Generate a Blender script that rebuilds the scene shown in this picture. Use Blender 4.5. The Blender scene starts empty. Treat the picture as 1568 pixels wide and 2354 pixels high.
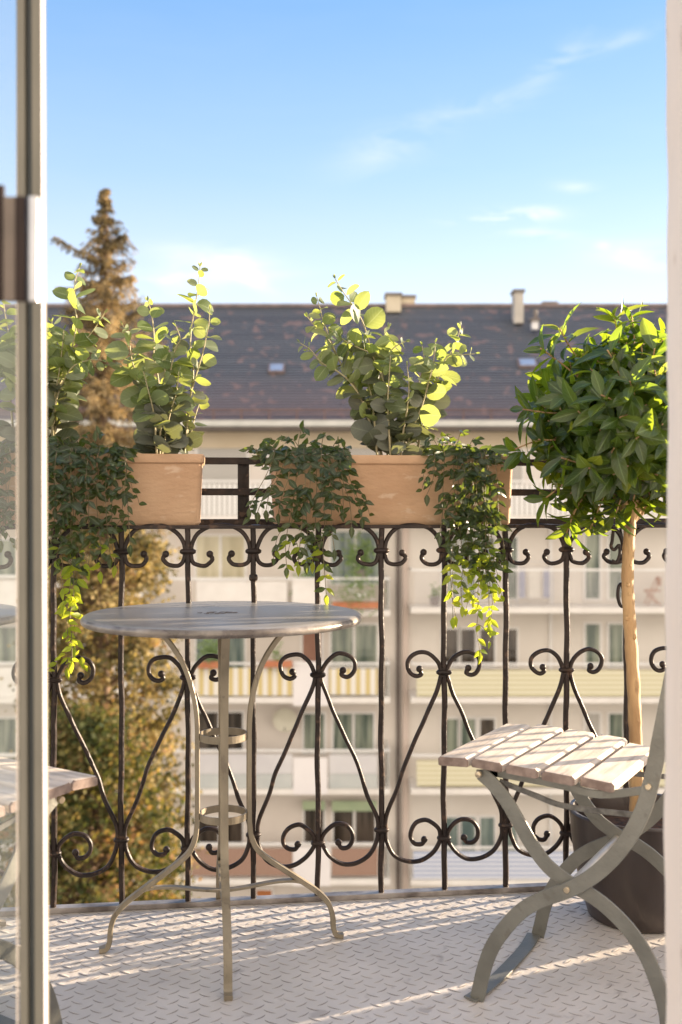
import bpy, math, random
from mathutils import Vector, Matrix
R = math.radians
scene = bpy.context.scene
col = scene.collection
F = 2420.0; CX = 784.0; HY = 1165.0; EYE = 0.948     # focal length, principal column, horizon row of the photo; eye height

# ------------------------------------------------------------------ camera
cam = bpy.data.cameras.new("camera"); camo = bpy.data.objects.new("camera", cam); col.objects.link(camo)
camo.location = (0, 0, EYE); camo.rotation_euler = (R(90), 0, 0)
cam.sensor_fit = 'HORIZONTAL'; cam.sensor_width = 24.0; cam.lens = 24.0 * F / 1568
cam.shift_y = -11.5 / 1568
cam.clip_start = 0.05; cam.clip_end = 600
cam.dof.use_dof = True; cam.dof.focus_distance = 2.42; cam.dof.aperture_fstop = 3.5
scene.camera = camo
# ------------------------------------------------------------------ light
SUN_AZ = 24.4; SUN_EL = 9.6                          # azimuth measured from +X towards +Y
w = bpy.data.worlds.new("World"); scene.world = w; w.use_nodes = True
wn = w.node_tree; wn.nodes.clear()
def N(t, ty, **k):
    n = t.nodes.new(ty)
    for a, b in k.items(): setattr(n, a, b)
    return n
sky = N(wn, 'ShaderNodeTexSky', sky_type='NISHITA', sun_disc=False)
sky.sun_elevation = R(SUN_EL + 4); sky.sun_rotation = R(90 - SUN_AZ)
sky.altitude = 100; sky.air_density = 1.0; sky.dust_density = 0.35; sky.ozone_density = 2.2
tc = N(wn, 'ShaderNodeTexCoord')
bg = N(wn, 'ShaderNodeBackground'); bg.inputs[1].default_value = 0.115
outw = N(wn, 'ShaderNodeOutputWorld')
# clouds: a few thin wisps with fixed directions in the sky
mp = N(wn, 'ShaderNodeMapping'); mp.inputs['Scale'].default_value = (5, 5, 22); mp.inputs['Rotation'].default_value = (0, R(-8), 0)
wn.links.new(tc.outputs['Generated'], mp.inputs[0])
nz = N(wn, 'ShaderNodeTexNoise'); nz.inputs['Scale'].default_value = 1.6; nz.inputs['Detail'].default_value = 7; nz.inputs['Roughness'].default_value = .55; nz.inputs['Distortion'].default_value = .9
wn.links.new(mp.outputs[0], nz.inputs[0])
cr = N(wn, 'ShaderNodeMapRange'); cr.inputs[1].default_value = .42; cr.inputs[2].default_value = .72
wn.links.new(nz.outputs[0], cr.inputs[0])
def wmath(op, a, b=None):
    n = N(wn, 'ShaderNodeMath', operation=op)
    for i, v in enumerate((a, b)):
        if v is None: continue
        if isinstance(v, (int, float)): n.inputs[i].default_value = v
        else: wn.links.new(v, n.inputs[i])
    return n.outputs[0]
sepw = N(wn, 'ShaderNodeSeparateXYZ'); wn.links.new(tc.outputs['Generated'], sepw.inputs[0])
wx = wmath('DIVIDE', sepw.outputs[0], wmath('MAXIMUM', sepw.outputs[1], .05)); wz = wmath('DIVIDE', sepw.outputs[2], wmath('MAXIMUM', sepw.outputs[1], .05))
tot = None
for (px, py, sx, sy, sl, amp) in [(1165, 498, 95, 17, -.08, 2.6), (1215, 535, 90, 12, .1, .9), (1270, 150, 75, 32, -.75, .65), (1400, 105, 110, 18, -.38, .5), (1130, 235, 120, 22, -.2, .4),
                              (500, 598, 120, 30, .12, 1.0), (575, 640, 55, 16, .5, .8), (900, 330, 110, 45, -.3, .45), (1335, 433, 50, 12, .1, .5), (370, 650, 130, 26, -.1, .8), (1480, 590, 110, 30, 0, .8), (1385, 565, 16, 9, 0, .7)]:
    X = (px - CX) / F; Z = (HY - py) / F
    dx = wmath('SUBTRACT', wx, X); dz = wmath('ADD', wmath('SUBTRACT', wz, Z), wmath('MULTIPLY', dx, sl))
    a = wmath('POWER', wmath('ABSOLUTE', wmath('DIVIDE', dx, sx / F)), 2.0); b = wmath('POWER', wmath('ABSOLUTE', wmath('DIVIDE', dz, sy / F)), 2.0)
    g = wmath('MULTIPLY', wmath('EXPONENT', wmath('MULTIPLY', wmath('ADD', a, b), -1.0)), amp)
    tot = g if tot is None else wmath('ADD', tot, g)
cl = wmath('MULTIPLY', cr.outputs[0], wmath('ADD', tot, .015))
cl = wmath('MINIMUM', wmath('MULTIPLY', cl, .85), .85)
tint = N(wn, 'ShaderNodeMix', data_type='RGBA', blend_type='MULTIPLY'); tint.inputs[0].default_value = 1
tint.inputs[7].default_value = (.92, .87, .98, 1)
wn.links.new(sky.outputs[0], tint.inputs[6])
gr = N(wn, 'ShaderNodeValToRGB'); el_ = gr.color_ramp.elements
el_[0].position = .19; el_.new(.30); el_.new(.43)
for e_, c_ in zip(el_, ((1.98,2.12,2.25),(1.10,1.57,2.08),(.55,1.12,1.92),(.30,.70,1.6))): e_.color = (c_[0]/4, c_[1]/4, c_[2]/4, 1)
sepz = N(wn, 'ShaderNodeSeparateXYZ'); wn.links.new(tc.outputs['Generated'], sepz.inputs[0]); wn.links.new(sepz.outputs[2], gr.inputs[0])
g4 = N(wn, 'ShaderNodeMix', data_type='RGBA', blend_type='MULTIPLY'); g4.inputs[0].default_value = 1; g4.inputs[7].default_value = (4,4,4,1); wn.links.new(gr.outputs[0], g4.inputs[6])
gm_ = N(wn, 'ShaderNodeMix', data_type='RGBA'); gm_.inputs[0].default_value = .72; wn.links.new(tint.outputs[2], gm_.inputs[6]); wn.links.new(g4.outputs[2], gm_.inputs[7])
mxw = N(wn, 'ShaderNodeMix', data_type='RGBA'); mxw.inputs[7].default_value = (3.0, 2.85, 2.8, 1)
wn.links.new(cl, mxw.inputs[0]); wn.links.new(gm_.outputs[2], mxw.inputs[6])
# added fill light, out of view: warm band along the horizon, bright veil behind the house
hb = N(wn, 'ShaderNodeMapRange', interpolation_type='SMOOTHSTEP'); hb.inputs[1].default_value = .19; hb.inputs[2].default_value = .02; hb.inputs[4].default_value = .85
wn.links.new(sepw.outputs[2], hb.inputs[0])
mh = N(wn, 'ShaderNodeMix', data_type='RGBA'); mh.inputs[7].default_value = (5.8, 4.8, 3.8, 1)
wn.links.new(hb.outputs[0], mh.inputs[0]); wn.links.new(mxw.outputs[2], mh.inputs[6])
vb = N(wn, 'ShaderNodeMapRange', interpolation_type='SMOOTHSTEP'); vb.inputs[1].default_value = .05; vb.inputs[2].default_value = -.5; vb.inputs[4].default_value = .9
wn.links.new(sepw.outputs[1], vb.inputs[0])
mv = N(wn, 'ShaderNodeMix', data_type='RGBA'); mv.inputs[7].default_value = (4.9, 4.3, 3.6, 1)
wn.links.new(vb.outputs[0], mv.inputs[0]); wn.links.new(mh.outputs[2], mv.inputs[6])
wn.links.new(mv.outputs[2], bg.inputs[0]); wn.links.new(bg.outputs[0], outw.inputs[0])
sl = bpy.data.lights.new("sun", 'SUN'); sl.energy = 5.0; sl.angle = R(.5); sl.color = (1.0, .80, .58)
so = bpy.data.objects.new("sun", sl); col.objects.link(so)
sv = Vector((math.cos(R(SUN_EL)) * math.cos(R(SUN_AZ)), math.cos(R(SUN_EL)) * math.sin(R(SUN_AZ)), math.sin(R(SUN_EL))))
so.rotation_euler = (-sv).to_track_quat('-Z', 'Y').to_euler()
scene.view_settings.view_transform = 'Standard'; scene.view_settings.look = 'None'
scene.view_settings.exposure = 2.02; scene.view_settings.gamma = 1.0
scene.render.engine = 'CYCLES'
scene.cycles.max_bounces = 10; scene.cycles.transparent_max_bounces = 12

# ------------------------------------------------------------------ helpers
rnd = random.Random(7)
def P(px, py, D): return Vector(((px - CX) / F * D, D, EYE - (py - HY) / F * D))
class MB:
    def __init__(s): s.v = []; s.f = []; s.uv = []
    def add(s, vs, fs):
        o = len(s.v); s.v += [tuple(v) for v in vs]; s.f += [tuple(i + o for i in f) for f in fs]
    def box(s, a, b, M=None):
        x0, y0, z0 = a; x1, y1, z1 = b
        vs = [Vector(c) for c in ((x0,y0,z0),(x1,y0,z0),(x1,y1,z0),(x0,y1,z0),(x0,y0,z1),(x1,y0,z1),(x1,y1,z1),(x0,y1,z1))]
        if M is not None: vs = [M @ v for v in vs]
        s.add(vs, [(0,3,2,1),(4,5,6,7),(0,1,5,4),(1,2,6,5),(2,3,7,6),(3,0,4,7)])
    def sweep(s, pts, prof, nrm=None, scale=None):
        """prof: list of (a,b): a along the in-plane side, b along nrm; nrm fixed, or None for a transported frame"""
        n = len(pts); pts = [Vector(p) for p in pts]; m = len(prof); o = len(s.v)
        nn = Vector(nrm).normalized() if nrm is not None else None
        last = None
        for i in range(n):
            t = (pts[min(i+1, n-1)] - pts[max(i-1, 0)]).normalized()
            if nn is not None: b = (nn - t * nn.dot(t)).normalized()
            else:
                if last is None: last = Vector((0, 0, 1)) if abs(t.z) < .9 else Vector((1, 0, 0))
                b = (last - t * last.dot(t)).normalized(); last = b
            a = b.cross(t)
            k = scale[i] if scale else 1
            for (p, q) in prof: s.v.append(tuple(pts[i] + a * p * k + b * q * k))
        for i in range(n - 1):
            for j in range(m):
                j2 = (j + 1) % m
                s.f.append((o+i*m+j, o+i*m+j2, o+(i+1)*m+j2, o+(i+1)*m+j))
        s.f.append(tuple(o + j for j in reversed(range(m)))); s.f.append(tuple(o + (n-1)*m + j for j in range(m)))
    def tube(s, pts, r, n=8, nrm=None, radii=None):
        s.sweep(pts, circ(r, n), nrm, radii)
    def ball(s, c, r, n=8, m=6, sq=(1,1,1)):
        c = Vector(c); o = len(s.v)
        vs = [c + Vector((0,0,-r*sq[2]))]
        for i in range(1, m):
            ph = math.pi * i / m
            for j in range(n):
                th = 2*math.pi*j/n
                vs.append(c + Vector((r*sq[0]*math.sin(ph)*math.cos(th), r*sq[1]*math.sin(ph)*math.sin(th), -r*sq[2]*math.cos(ph))))
        vs.append(c + Vector((0,0,r*sq[2])))
        fs = []
        for j in range(n): fs.append((0, 1+(j+1)%n, 1+j))
        for i in range(m-2):
            for j in range(n): fs.append((1+i*n+j, 1+i*n+(j+1)%n, 1+(i+1)*n+(j+1)%n, 1+(i+1)*n+j))
        L = len(vs)-1
        for j in range(n): fs.append((L, 1+(m-2)*n+j, 1+(m-2)*n+(j+1)%n))
        s.add(vs, fs)
    def rings(s, rings, close0=True, close1=True):
        o = len(s.v); m = len(rings[0])
        for r in rings: s.v += [tuple(p) for p in r]
        for i in range(len(rings)-1):
            for j in range(m):
                j2 = (j+1) % m
                s.f.append((o+i*m+j, o+i*m+j2, o+(i+1)*m+j2, o+(i+1)*m+j))
        if close0: s.f.append(tuple(o+j for j in reversed(range(m))))
        if close1: s.f.append(tuple(o+(len(rings)-1)*m+j for j in range(m)))
    def lathe(s, prof, c=(0,0), n=48, **k):
        s.rings([[Vector((c[0]+r*math.cos(2*math.pi*j/n), c[1]+r*math.sin(2*math.pi*j/n), z)) for j in range(n)] for r, z in prof], **k)
    def build(s, name, mat, parent=None, smooth=30, bevel=0, M=None):
        me = bpy.data.meshes.new(name)
        me.from_pydata([tuple(M @ Vector(v)) for v in s.v] if M is not None else s.v, [], s.f)
        if s.uv:
            u = me.uv_layers.new(name='UVMap')
            for l in me.loops: u.data[l.index].uv = s.uv[l.vertex_index]
        me.materials.append(mat); me.update()
        if smooth:
            me.shade_smooth()
            if smooth < 180: me.set_sharp_from_angle(angle=R(smooth))
        o = bpy.data.objects.new(name, me); col.objects.link(o)
        if parent is not None: o.parent = parent
        if bevel:
            b = o.modifiers.new('bevel', 'BEVEL'); b.width = bevel; b.segments = 2; b.limit_method = 'ANGLE'; b.angle_limit = R(40)
        return o
def circ(r, n=8): return [(r*math.cos(2*math.pi*j/n), r*math.sin(2*math.pi*j/n)) for j in range(n)]
def rect(a, b, c=.0): 
    if not c: return [(-a/2,-b/2),(a/2,-b/2),(a/2,b/2),(-a/2,b/2)]
    return [(-a/2+c,-b/2),(a/2-c,-b/2),(a/2,-b/2+c),(a/2,b/2-c),(a/2-c,b/2),(-a/2+c,b/2),(-a/2,b/2-c),(-a/2,-b/2+c)]
def spline(pts, k=6):
    pts = [Vector(p) for p in pts]; out = []
    for i in range(len(pts)-1):
        p0 = pts[max(i-1,0)]; p1 = pts[i]; p2 = pts[i+1]; p3 = pts[min(i+2,len(pts)-1)]
        for j in range(k):
            t = j/k
            out.append(.5*((2*p1)+(p2-p0)*t+(2*p0-5*p1+4*p2-p3)*t*t+(3*p1-p0-3*p2+p3)*t**3))
    out.append(pts[-1]); return out
def thing(name, label, cat, loc=(0,0,0), rz=0, group=None):
    o = bpy.data.objects.new(name, None); col.objects.link(o); o.location = loc; o.rotation_euler = (0,0,rz); o.empty_display_size = .1
    o['label'] = label; o['category'] = cat
    if group: o['group'] = group
    return o
def tag(o, label, cat, group=None):
    o['label'] = label; o['category'] = cat
    if group: o['group'] = group
    return o
def setting(o, kind='structure'): o['kind'] = kind; return o
def copy_tree(o, parent=None):
    c = o.copy(); col.objects.link(c)
    if parent is not None: c.parent = parent
    for ch in [x for x in bpy.data.objects if x.parent == o]: copy_tree(ch, c)
    return c

# ------------------------------------------------------------------ materials
def mat(name, c1, c2=None, rough=.6, metal=0, scale=8, stretch=(1,1,1), bump=0, bscale=40, detail=5, lo=.35, hi=.65, spots=None, spec=.5, ao=None):
    m = bpy.data.materials.new(name); m.use_nodes = True; t = m.node_tree; b = t.nodes['Principled BSDF']
    b.inputs['Roughness'].default_value = rough; b.inputs['Metallic'].default_value = metal; b.inputs['Specular IOR Level'].default_value = spec
    b.inputs['Base Color'].default_value = (*c1, 1)
    if c2 is None: return m
    tc = N(t, 'ShaderNodeTexCoord'); mp = N(t, 'ShaderNodeMapping'); mp.inputs['Scale'].default_value = stretch
    t.links.new(tc.outputs['Object'], mp.inputs[0])
    n = N(t, 'ShaderNodeTexNoise'); n.inputs['Scale'].default_value = scale; n.inputs['Detail'].default_value = detail
    t.links.new(mp.outputs[0], n.inputs[0])
    r = N(t, 'ShaderNodeValToRGB'); r.color_ramp.elements[0].position = lo; r.color_ramp.elements[1].position = hi
    r.color_ramp.elements[0].color = (*c1, 1); r.color_ramp.elements[1].color = (*c2, 1)
    t.links.new(n.outputs[0], r.inputs[0]); out = r.outputs[0]
    if spots:
        sc, thr, colr, amt = spots
        n2 = N(t, 'ShaderNodeTexNoise'); n2.inputs['Scale'].default_value = sc; n2.inputs['Detail'].default_value = 6
        t.links.new(mp.outputs[0], n2.inputs[0])
        mr = N(t, 'ShaderNodeMapRange'); mr.inputs[1].default_value = thr; mr.inputs[2].default_value = thr + .06; mr.inputs[4].default_value = amt
        t.links.new(n2.outputs[0], mr.inputs[0])
        mx = N(t, 'ShaderNodeMix', data_type='RGBA'); mx.inputs[7].default_value = (*colr, 1)
        t.links.new(mr.outputs[0], mx.inputs[0]); t.links.new(out, mx.inputs[6]); out = mx.outputs[2]
    t.links.new(out, b.inputs['Base Color'])
    rr = N(t, 'ShaderNodeMapRange'); rr.inputs[3].default_value = max(rough-.1, .03); rr.inputs[4].default_value = min(rough+.12, 1)
    t.links.new(n.outputs[0], rr.inputs[0]); t.links.new(rr.outputs[0], b.inputs['Roughness'])
    if bump:
        n3 = N(t, 'ShaderNodeTexNoise'); n3.inputs['Scale'].default_value = bscale; n3.inputs['Detail'].default_value = 4
        t.links.new(mp.outputs[0], n3.inputs[0])
        bp = N(t, 'ShaderNodeBump'); bp.inputs['Strength'].default_value = bump; bp.inputs['Distance'].default_value = .01
        t.links.new(n3.outputs[0], bp.inputs['Height']); t.links.new(bp.outputs[0], b.inputs['Normal'])
    return m
def leafmat(name, front, trans, mixf=.5, rough=.4, vein=(.5,.6,.3), veinw=.06, spec=.4):
    """front / trans: lists of colours spread over the leaves at random"""
    m = bpy.data.materials.new(name); m.use_nodes = True; t = m.node_tree; b = t.nodes['Principled BSDF']; out = t.nodes['Material Output']
    g = N(t, 'ShaderNodeNewGeometry')
    def ramp(cs):
        r = N(t, 'ShaderNodeValToRGB'); e = r.color_ramp.elements
        while len(e) < len(cs): e.new(.5)
        for i, c in enumerate(cs): e[i].position = i/(len(cs)-1); e[i].color = (*c, 1)
        t.links.new(g.outputs['Random Per Island'], r.inputs[0]); return r.outputs[0]
    c = ramp(front); c2 = ramp(trans)
    uv = N(t, 'ShaderNodeUVMap'); sp = N(t, 'ShaderNodeSeparateXYZ'); t.links.new(uv.outputs[0], sp.inputs[0])
    a = N(t, 'ShaderNodeMath', operation='SUBTRACT'); a.inputs[1].default_value = .5; t.links.new(sp.outputs[1], a.inputs[0])
    ab = N(t, 'ShaderNodeMath', operation='ABSOLUTE'); t.links.new(a.outputs[0], ab.inputs[0])
    # side veins: bands running obliquely off the midrib
    s1 = N(t, 'ShaderNodeMath', operation='MULTIPLY_ADD'); s1.inputs[1].default_value = -.55; t.links.new(ab.outputs[0], s1.inputs[0]); t.links.new(sp.outputs[0], s1.inputs[2])
    s2 = N(t, 'ShaderNodeMath', operation='MULTIPLY'); s2.inputs[1].default_value = 44; t.links.new(s1.outputs[0], s2.inputs[0])
    s3 = N(t, 'ShaderNodeMath', operation='SINE'); t.links.new(s2.outputs[0], s3.inputs[0])
    s4 = N(t, 'ShaderNodeMapRange'); s4.inputs[1].default_value = .75; s4.inputs[2].default_value = 1; s4.inputs[4].default_value = .22; t.links.new(s3.outputs[0], s4.inputs[0])
    lt = N(t, 'ShaderNodeMapRange'); lt.inputs[1].default_value = veinw*.5; lt.inputs[2].default_value = veinw; lt.inputs[3].default_value = .6; lt.inputs[4].default_value = 0; t.links.new(ab.outputs[0], lt.inputs[0])
    vm = N(t, 'ShaderNodeMath', operation='MAXIMUM'); t.links.new(lt.outputs[0], vm.inputs[0]); t.links.new(s4.outputs[0], vm.inputs[1])
    mx = N(t, 'ShaderNodeMix', data_type='RGBA'); mx.inputs[7].default_value = (*vein, 1)
    t.links.new(vm.outputs[0], mx.inputs[0]); t.links.new(c, mx.inputs[6]); t.links.new(mx.outputs[2], b.inputs['Base Color'])
    b.inputs['Roughness'].default_value = rough; b.inputs['Specular IOR Level'].default_value = spec
    tr = N(t, 'ShaderNodeBsdfTranslucent'); t.links.new(c2, tr.inputs[0])
    ms = N(t, 'ShaderNodeMixShader'); ms.inputs[0].default_value = mixf
    t.links.new(b.outputs[0], ms.inputs[1]); t.links.new(tr.outputs[0], ms.inputs[2]); t.links.new(ms.outputs[0], out.inputs[0])
    return m
def stripes(name, ca, cb, axis, freq, duty=.5, rough=.8):
    m = bpy.data.materials.new(name); m.use_nodes = True; t = m.node_tree; b = t.nodes['Principled BSDF']; b.inputs['Roughness'].default_value = rough
    tc = N(t, 'ShaderNodeTexCoord'); sp = N(t, 'ShaderNodeSeparateXYZ'); t.links.new(tc.outputs['Object'], sp.inputs[0])
    a = N(t, 'ShaderNodeMath', operation='MULTIPLY'); a.inputs[1].default_value = freq; t.links.new(sp.outputs[axis], a.inputs[0])
    f = N(t, 'ShaderNodeMath', operation='FRACT'); t.links.new(a.outputs[0], f.inputs[0])
    g = N(t, 'ShaderNodeMath', operation='GREATER_THAN'); g.inputs[1].default_value = duty; t.links.new(f.outputs[0], g.inputs[0])
    mx = N(t, 'ShaderNodeMix', data_type='RGBA'); mx.inputs[6].default_value = (*ca, 1); mx.inputs[7].default_value = (*cb, 1)
    t.links.new(g.outputs[0], mx.inputs[0]); t.links.new(mx.outputs[2], b.inputs['Base Color'])
    return m
M = {}
M['floor'] = mat('painted steel floor', (.55,.505,.455), (.66,.61,.56), .45, 0, 5, bump=.12, bscale=60, spots=(16, .63, (.36,.32,.29), .7))
M['iron'] = mat('wrought iron', (.013,.008,.0065), (.034,.022,.018), .46, .05, 30, spec=.3, bump=.22, bscale=70, spots=(50, .6, (.12,.07,.045), .5))
M['rail'] = mat('worn base rail', (.12,.10,.09), (.40,.36,.33), .32, .4, 14, bump=.2)
M['tabletop'] = mat('brushed zinc tabletop', (.24,.228,.212), (.29,.276,.258), .30, .05, 5, (1,3,1), bump=.02, bscale=30, spots=(24,.68,(.22,.20,.18),.3))
M['tablerim'] = mat('worn tabletop edge', (.13,.11,.098), (.32,.285,.25), .3, .3, 22, bump=.2)
M['tableleg'] = mat('beige painted steel', (.18,.15,.105), (.29,.245,.175), .42, .2, 18, (1,1,.35), bump=.25, bscale=60, spots=(60,.62,(.14,.11,.08),.7))
M['chairmetal'] = mat('grey green steel', (.14,.137,.118), (.19,.187,.163), .40, .25, 14, bump=.12, bscale=90, spots=(40,.64,(.13,.12,.10),.6))
M['darksteel'] = mat('dark worn steel', (.06,.055,.05), (.15,.145,.13), .4, .3, 60)
M['rivet'] = mat('brass rivet', (.45,.36,.24), (.6,.5,.36), .3, .8, 60)
M['wood'] = mat('weathered slat wood', (.53,.445,.36), (.70,.61,.52), .7, 0, 9, (9,1,9), bump=.10, bscale=22, spots=(7,.63,(.32,.24,.19),.5))
M['terra'] = mat('terracotta', (.39,.235,.135), (.53,.35,.22), .78, 0, 5, (1,1,2), bump=.25, bscale=50, spots=(14,.62,(.68,.55,.43),.35), lo=.3, hi=.7)
M['soil'] = mat('potting soil', (.05,.03,.02), (.12,.06,.035), .95, 0, 60, bump=1, bscale=90)
M['pot'] = mat('brown glazed pot', (.036,.027,.024), (.068,.052,.046), .33, .05, 9, (1,1,.3), bump=.08, spots=(30,.66,(.03,.022,.02),.7))
M['bark'] = mat('smooth bark', (.30,.17,.075), (.52,.34,.165), .7, 0, 26, (1,1,.25), bump=.9, bscale=45, spots=(26,.60,(.16,.08,.035),.85))
M['stem'] = mat('pale plant stem', (.30,.27,.14), (.42,.36,.22), .6, 0, 30)
M['vinestem'] = mat('thin vine stem', (.10,.09,.04), (.18,.14,.07), .6, 0, 30)
M['euc'] = leafmat('eucalyptus leaf', [(.06,.095,.04),(.15,.175,.13),(.085,.125,.04),(.22,.24,.18),(.07,.10,.045)], [(.38,.46,.07),(.46,.52,.14),(.50,.56,.08),(.54,.56,.22)], .46, .5, (.42,.48,.30), .035)
M['eucgrey'] = leafmat('grey eucalyptus leaf', [(.045,.055,.035),(.12,.13,.11),(.075,.085,.065),(.16,.165,.14),(.05,.065,.03)], [(.20,.22,.07),(.34,.36,.10),(.16,.18,.08)], .25, .5, (.22,.24,.17), .035)  # darker, greyer leaf copy, used more often low on the stems
M['bay'] = leafmat('bay leaf', [(.013,.032,.008),(.024,.046,.016),(.012,.030,.015),(.026,.058,.011)], [(.26,.44,.02),(.52,.64,.03),(.34,.50,.02),(.60,.62,.05)], .38, .27, (.22,.32,.10), .05, .6)
M['vine'] = leafmat('vine leaf', [(.012,.024,.009),(.026,.038,.022),(.010,.02,.008),(.036,.048,.032)], [(.24,.36,.03),(.36,.44,.04),(.28,.38,.03)], .28, .35, (.16,.23,.11), .06)
M['jamb'] = mat('cream painted plaster', (.86,.73,.61), (.90,.79,.69), .7, 0, 3, (1,1,.3), bump=.35, bscale=16, spots=(34,.66,(.52,.38,.28),.7))
M['frame'] = mat('greige door frame', (.145,.132,.104), (.19,.172,.136), .5, 0, 6)
M['white'] = mat('white lacquer', (.52,.49,.50), (.58,.55,.56), .35, 0, 5)
M['gasket'] = mat('black rubber gasket', (.035,.04,.042), (.05,.055,.055), .5, 0, 20)
M['taupe'] = mat('taupe hinge cover', (.15,.12,.10), (.19,.15,.125), .5, 0, 20, spec=.2)
M['brown'] = mat('dark brown hinge', (.022,.013,.011), (.034,.02,.017), .5, 0, 20, spec=.2)
M['chrome'] = mat('satin steel hinge', (.42,.42,.44), (.5,.5,.52), .3, .85, 20)
def glassmat():
    m = bpy.data.materials.new('door glass'); m.use_nodes = True; b = m.node_tree.nodes['Principled BSDF']
    b.inputs['Base Color'].default_value = (.92,.95,.94,1); b.inputs['Roughness'].default_value = .012; b.inputs['Transmission Weight'].default_value = 1; b.inputs['IOR'].default_value = 1.5
    return m
M['glass'] = glassmat()

# ------------------------------------------------------------------ floor, ground
TH = math.atan(.124)                                   # the railing runs at this angle to the picture plane
rd = Vector((math.cos(TH), math.sin(TH), 0)); ro = Vector((-math.sin(TH), math.cos(TH), 0))   # along the rail / outwards
Y0 = 2.546
def RL(s, out, z): p = Vector((0, Y0, 0)) + rd*s + ro*out; p.z = z; return p
fb = MB()
c4 = [RL(-2.2, .03, 0), RL(2.6, .03, 0), Vector((2.6,.75,0)), Vector((-2.2,.75,0))]
fb.add(c4 + [v - Vector((0,0,.06)) for v in c4], [(0,3,2,1),(4,5,6,7),(0,1,5,4),(1,2,6,5),(2,3,7,6),(3,0,4,7)])
edge_shade = []  # near sides of the lugs, coloured darker to stand for edge shade
def lug(c, ang, L=.031, W=.0105, H=.0009):
    u = Vector((math.cos(ang), math.sin(ang), 0)); n = Vector((-u.y, u.x, 0)); vs = []; fs = []
    prof = [(-1,.0),(-.72,.55),(-.3,.93),(.15,.98),(.6,.68),(1,.0)]
    for t, w_ in prof:
        b = c + u*(t*L/2)
        vs += [b - n*(w_*W/2), b - n*(w_*W*.30) + Vector((0,0,H*min(1,w_*1.3))), b + n*(w_*W*.22) + Vector((0,0,H*min(1,w_*1.3))), b + n*(w_*W/2)]
    for i in range(5):
        for j in range(3):
            a = i*4+j; fs.append((a, a+4, a+5, a+1))
            if j == 0: edge_shade.append(len(fb.f) + len(fs) - 1)
    fb.add(vs, fs)
for i in range(-42, 58):
    for j in range(1, 42):
        for k in (0, 1):
            c = RL((i + .5*k)*.0405, -(j + .5*k)*.0405 + .02, .0001)
            if c.y < 1.15 or c.x < -1.6 or c.x > 1.3: continue
            lug(c, TH + (R(-38) if k == 0 else R(38)) + rnd.uniform(-.03,.03))
flo = setting(fb.build('floor', M['floor'], smooth=60))
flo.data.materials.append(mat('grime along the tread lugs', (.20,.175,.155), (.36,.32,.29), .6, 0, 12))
for gi in edge_shade: flo.data.polygons[gi].material_index = 1
gm = MB(); gm.add([(-300,-40,-16),(300,-40,-16),(300,500,-16),(-300,500,-16)], [(0,1,2,3)])
setting(gm.build('ground', mat('courtyard ground', (.12,.12,.10), (.17,.16,.13), .9, 0, .4), smooth=0))

# ------------------------------------------------------------------ railing
rail = thing('balcony_railing', 'dark wrought iron balcony railing with scrollwork and lyre patterns', 'railing', (0, Y0, 0), TH)
Mi = Matrix.Rotation(-TH, 4, 'Z') @ Matrix.Translation((0, -Y0, 0))
SP = .1552; S0 = -.677                                 # baluster pitch, and the place of the first lyre baluster
def wob(s, amp=.0011):
    ph = rnd.uniform(0, 9); return lambda z: amp*(math.sin(z*17+ph) + .7*math.sin(z*41+ph*2))
def baluster(s, kind, r=.0064):
    m = MB(); w1 = wob(s); w2 = wob(s); pts = []
    for k in range(41):
        z = .012 + (.90-.012)*k/40
        pts.append((s + w1(z), w2(z)*.6, z))
    m.sweep(pts, rect(2*r, 2*r, .0028), (0, 1, 0)); return m.build('baluster', M['iron'], rail, 40)
def collar(s, z, wd=.038):
    m = MB()
    ring = []
    for k in range(9):
        a = k/8; x = -wd/2 + wd*a; e = .0098*(1 - .35*(abs(2*a-1))**3)
        if k in (0, 8): e *= .6
        ring.append([Vector((s + x, e*math.cos(t)*1.25, z + e*.8*math.sin(t))) for t in [2*math.pi*q/10 for q in range(10)]])
    m.rings(ring); return m.build('collar', M['iron'], rail, 50)
def scroll(s0, pts, r=.0050, flip=1, jit=True):
    """pts: (offset from a baluster, z) in metres"""
    q = [(s0 + flip*(a + rnd.uniform(-.0011,.0011)), -.001, z + rnd.uniform(-.0011,.0011)) for a, z in pts]
    sp = spline(q, 7)
    if jit:
        w1 = wob(0, .0006); sp = [Vector((p.x, p.y, p.z)) + Vector((w1(p.z*2), 0, 0)) for p in sp]
    m = MB(); n = len(sp); sc = [1.0]*n
    m.sweep(sp, rect(2*r, 2*r, .0025), (0, 1, 0), sc)
    return m, sp
cpx = .000396                                          # metres per pixel of the enlarged crop the curves were read from
def zc(y): return .84 - (y - 245)*cpx*1.02
om = [(132,258),(146,283),(128,310),(100,322),(58,320),(28,298),(19,245),(27,192),(56,140),(97,106),(145,90),(SP/cpx/2,87)]
omega = [(x*cpx, zc(y)) for x, y in om]
omega = omega + [(SP - x, z) for x, z in reversed(omega[:-1])]
ly = [(-150,998),(-140,1020),(-168,1034),(-200,1020),(-222,985),(-222,940),(-196,905),(-150,887),(-105,893),(-62,925),(-34,965),(-20,1015),(-24,1060),(-55,1150),(-105,1270),(-160,1400),(-215,1520),(-258,1630),(-296,1760),(-325,1870),(-345,1940)]
lyre = [(x*cpx*1.02, .5434 - (y-1015)*cpx*.985) for x, y in ly]
zb = .1636; zp = .138
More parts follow.
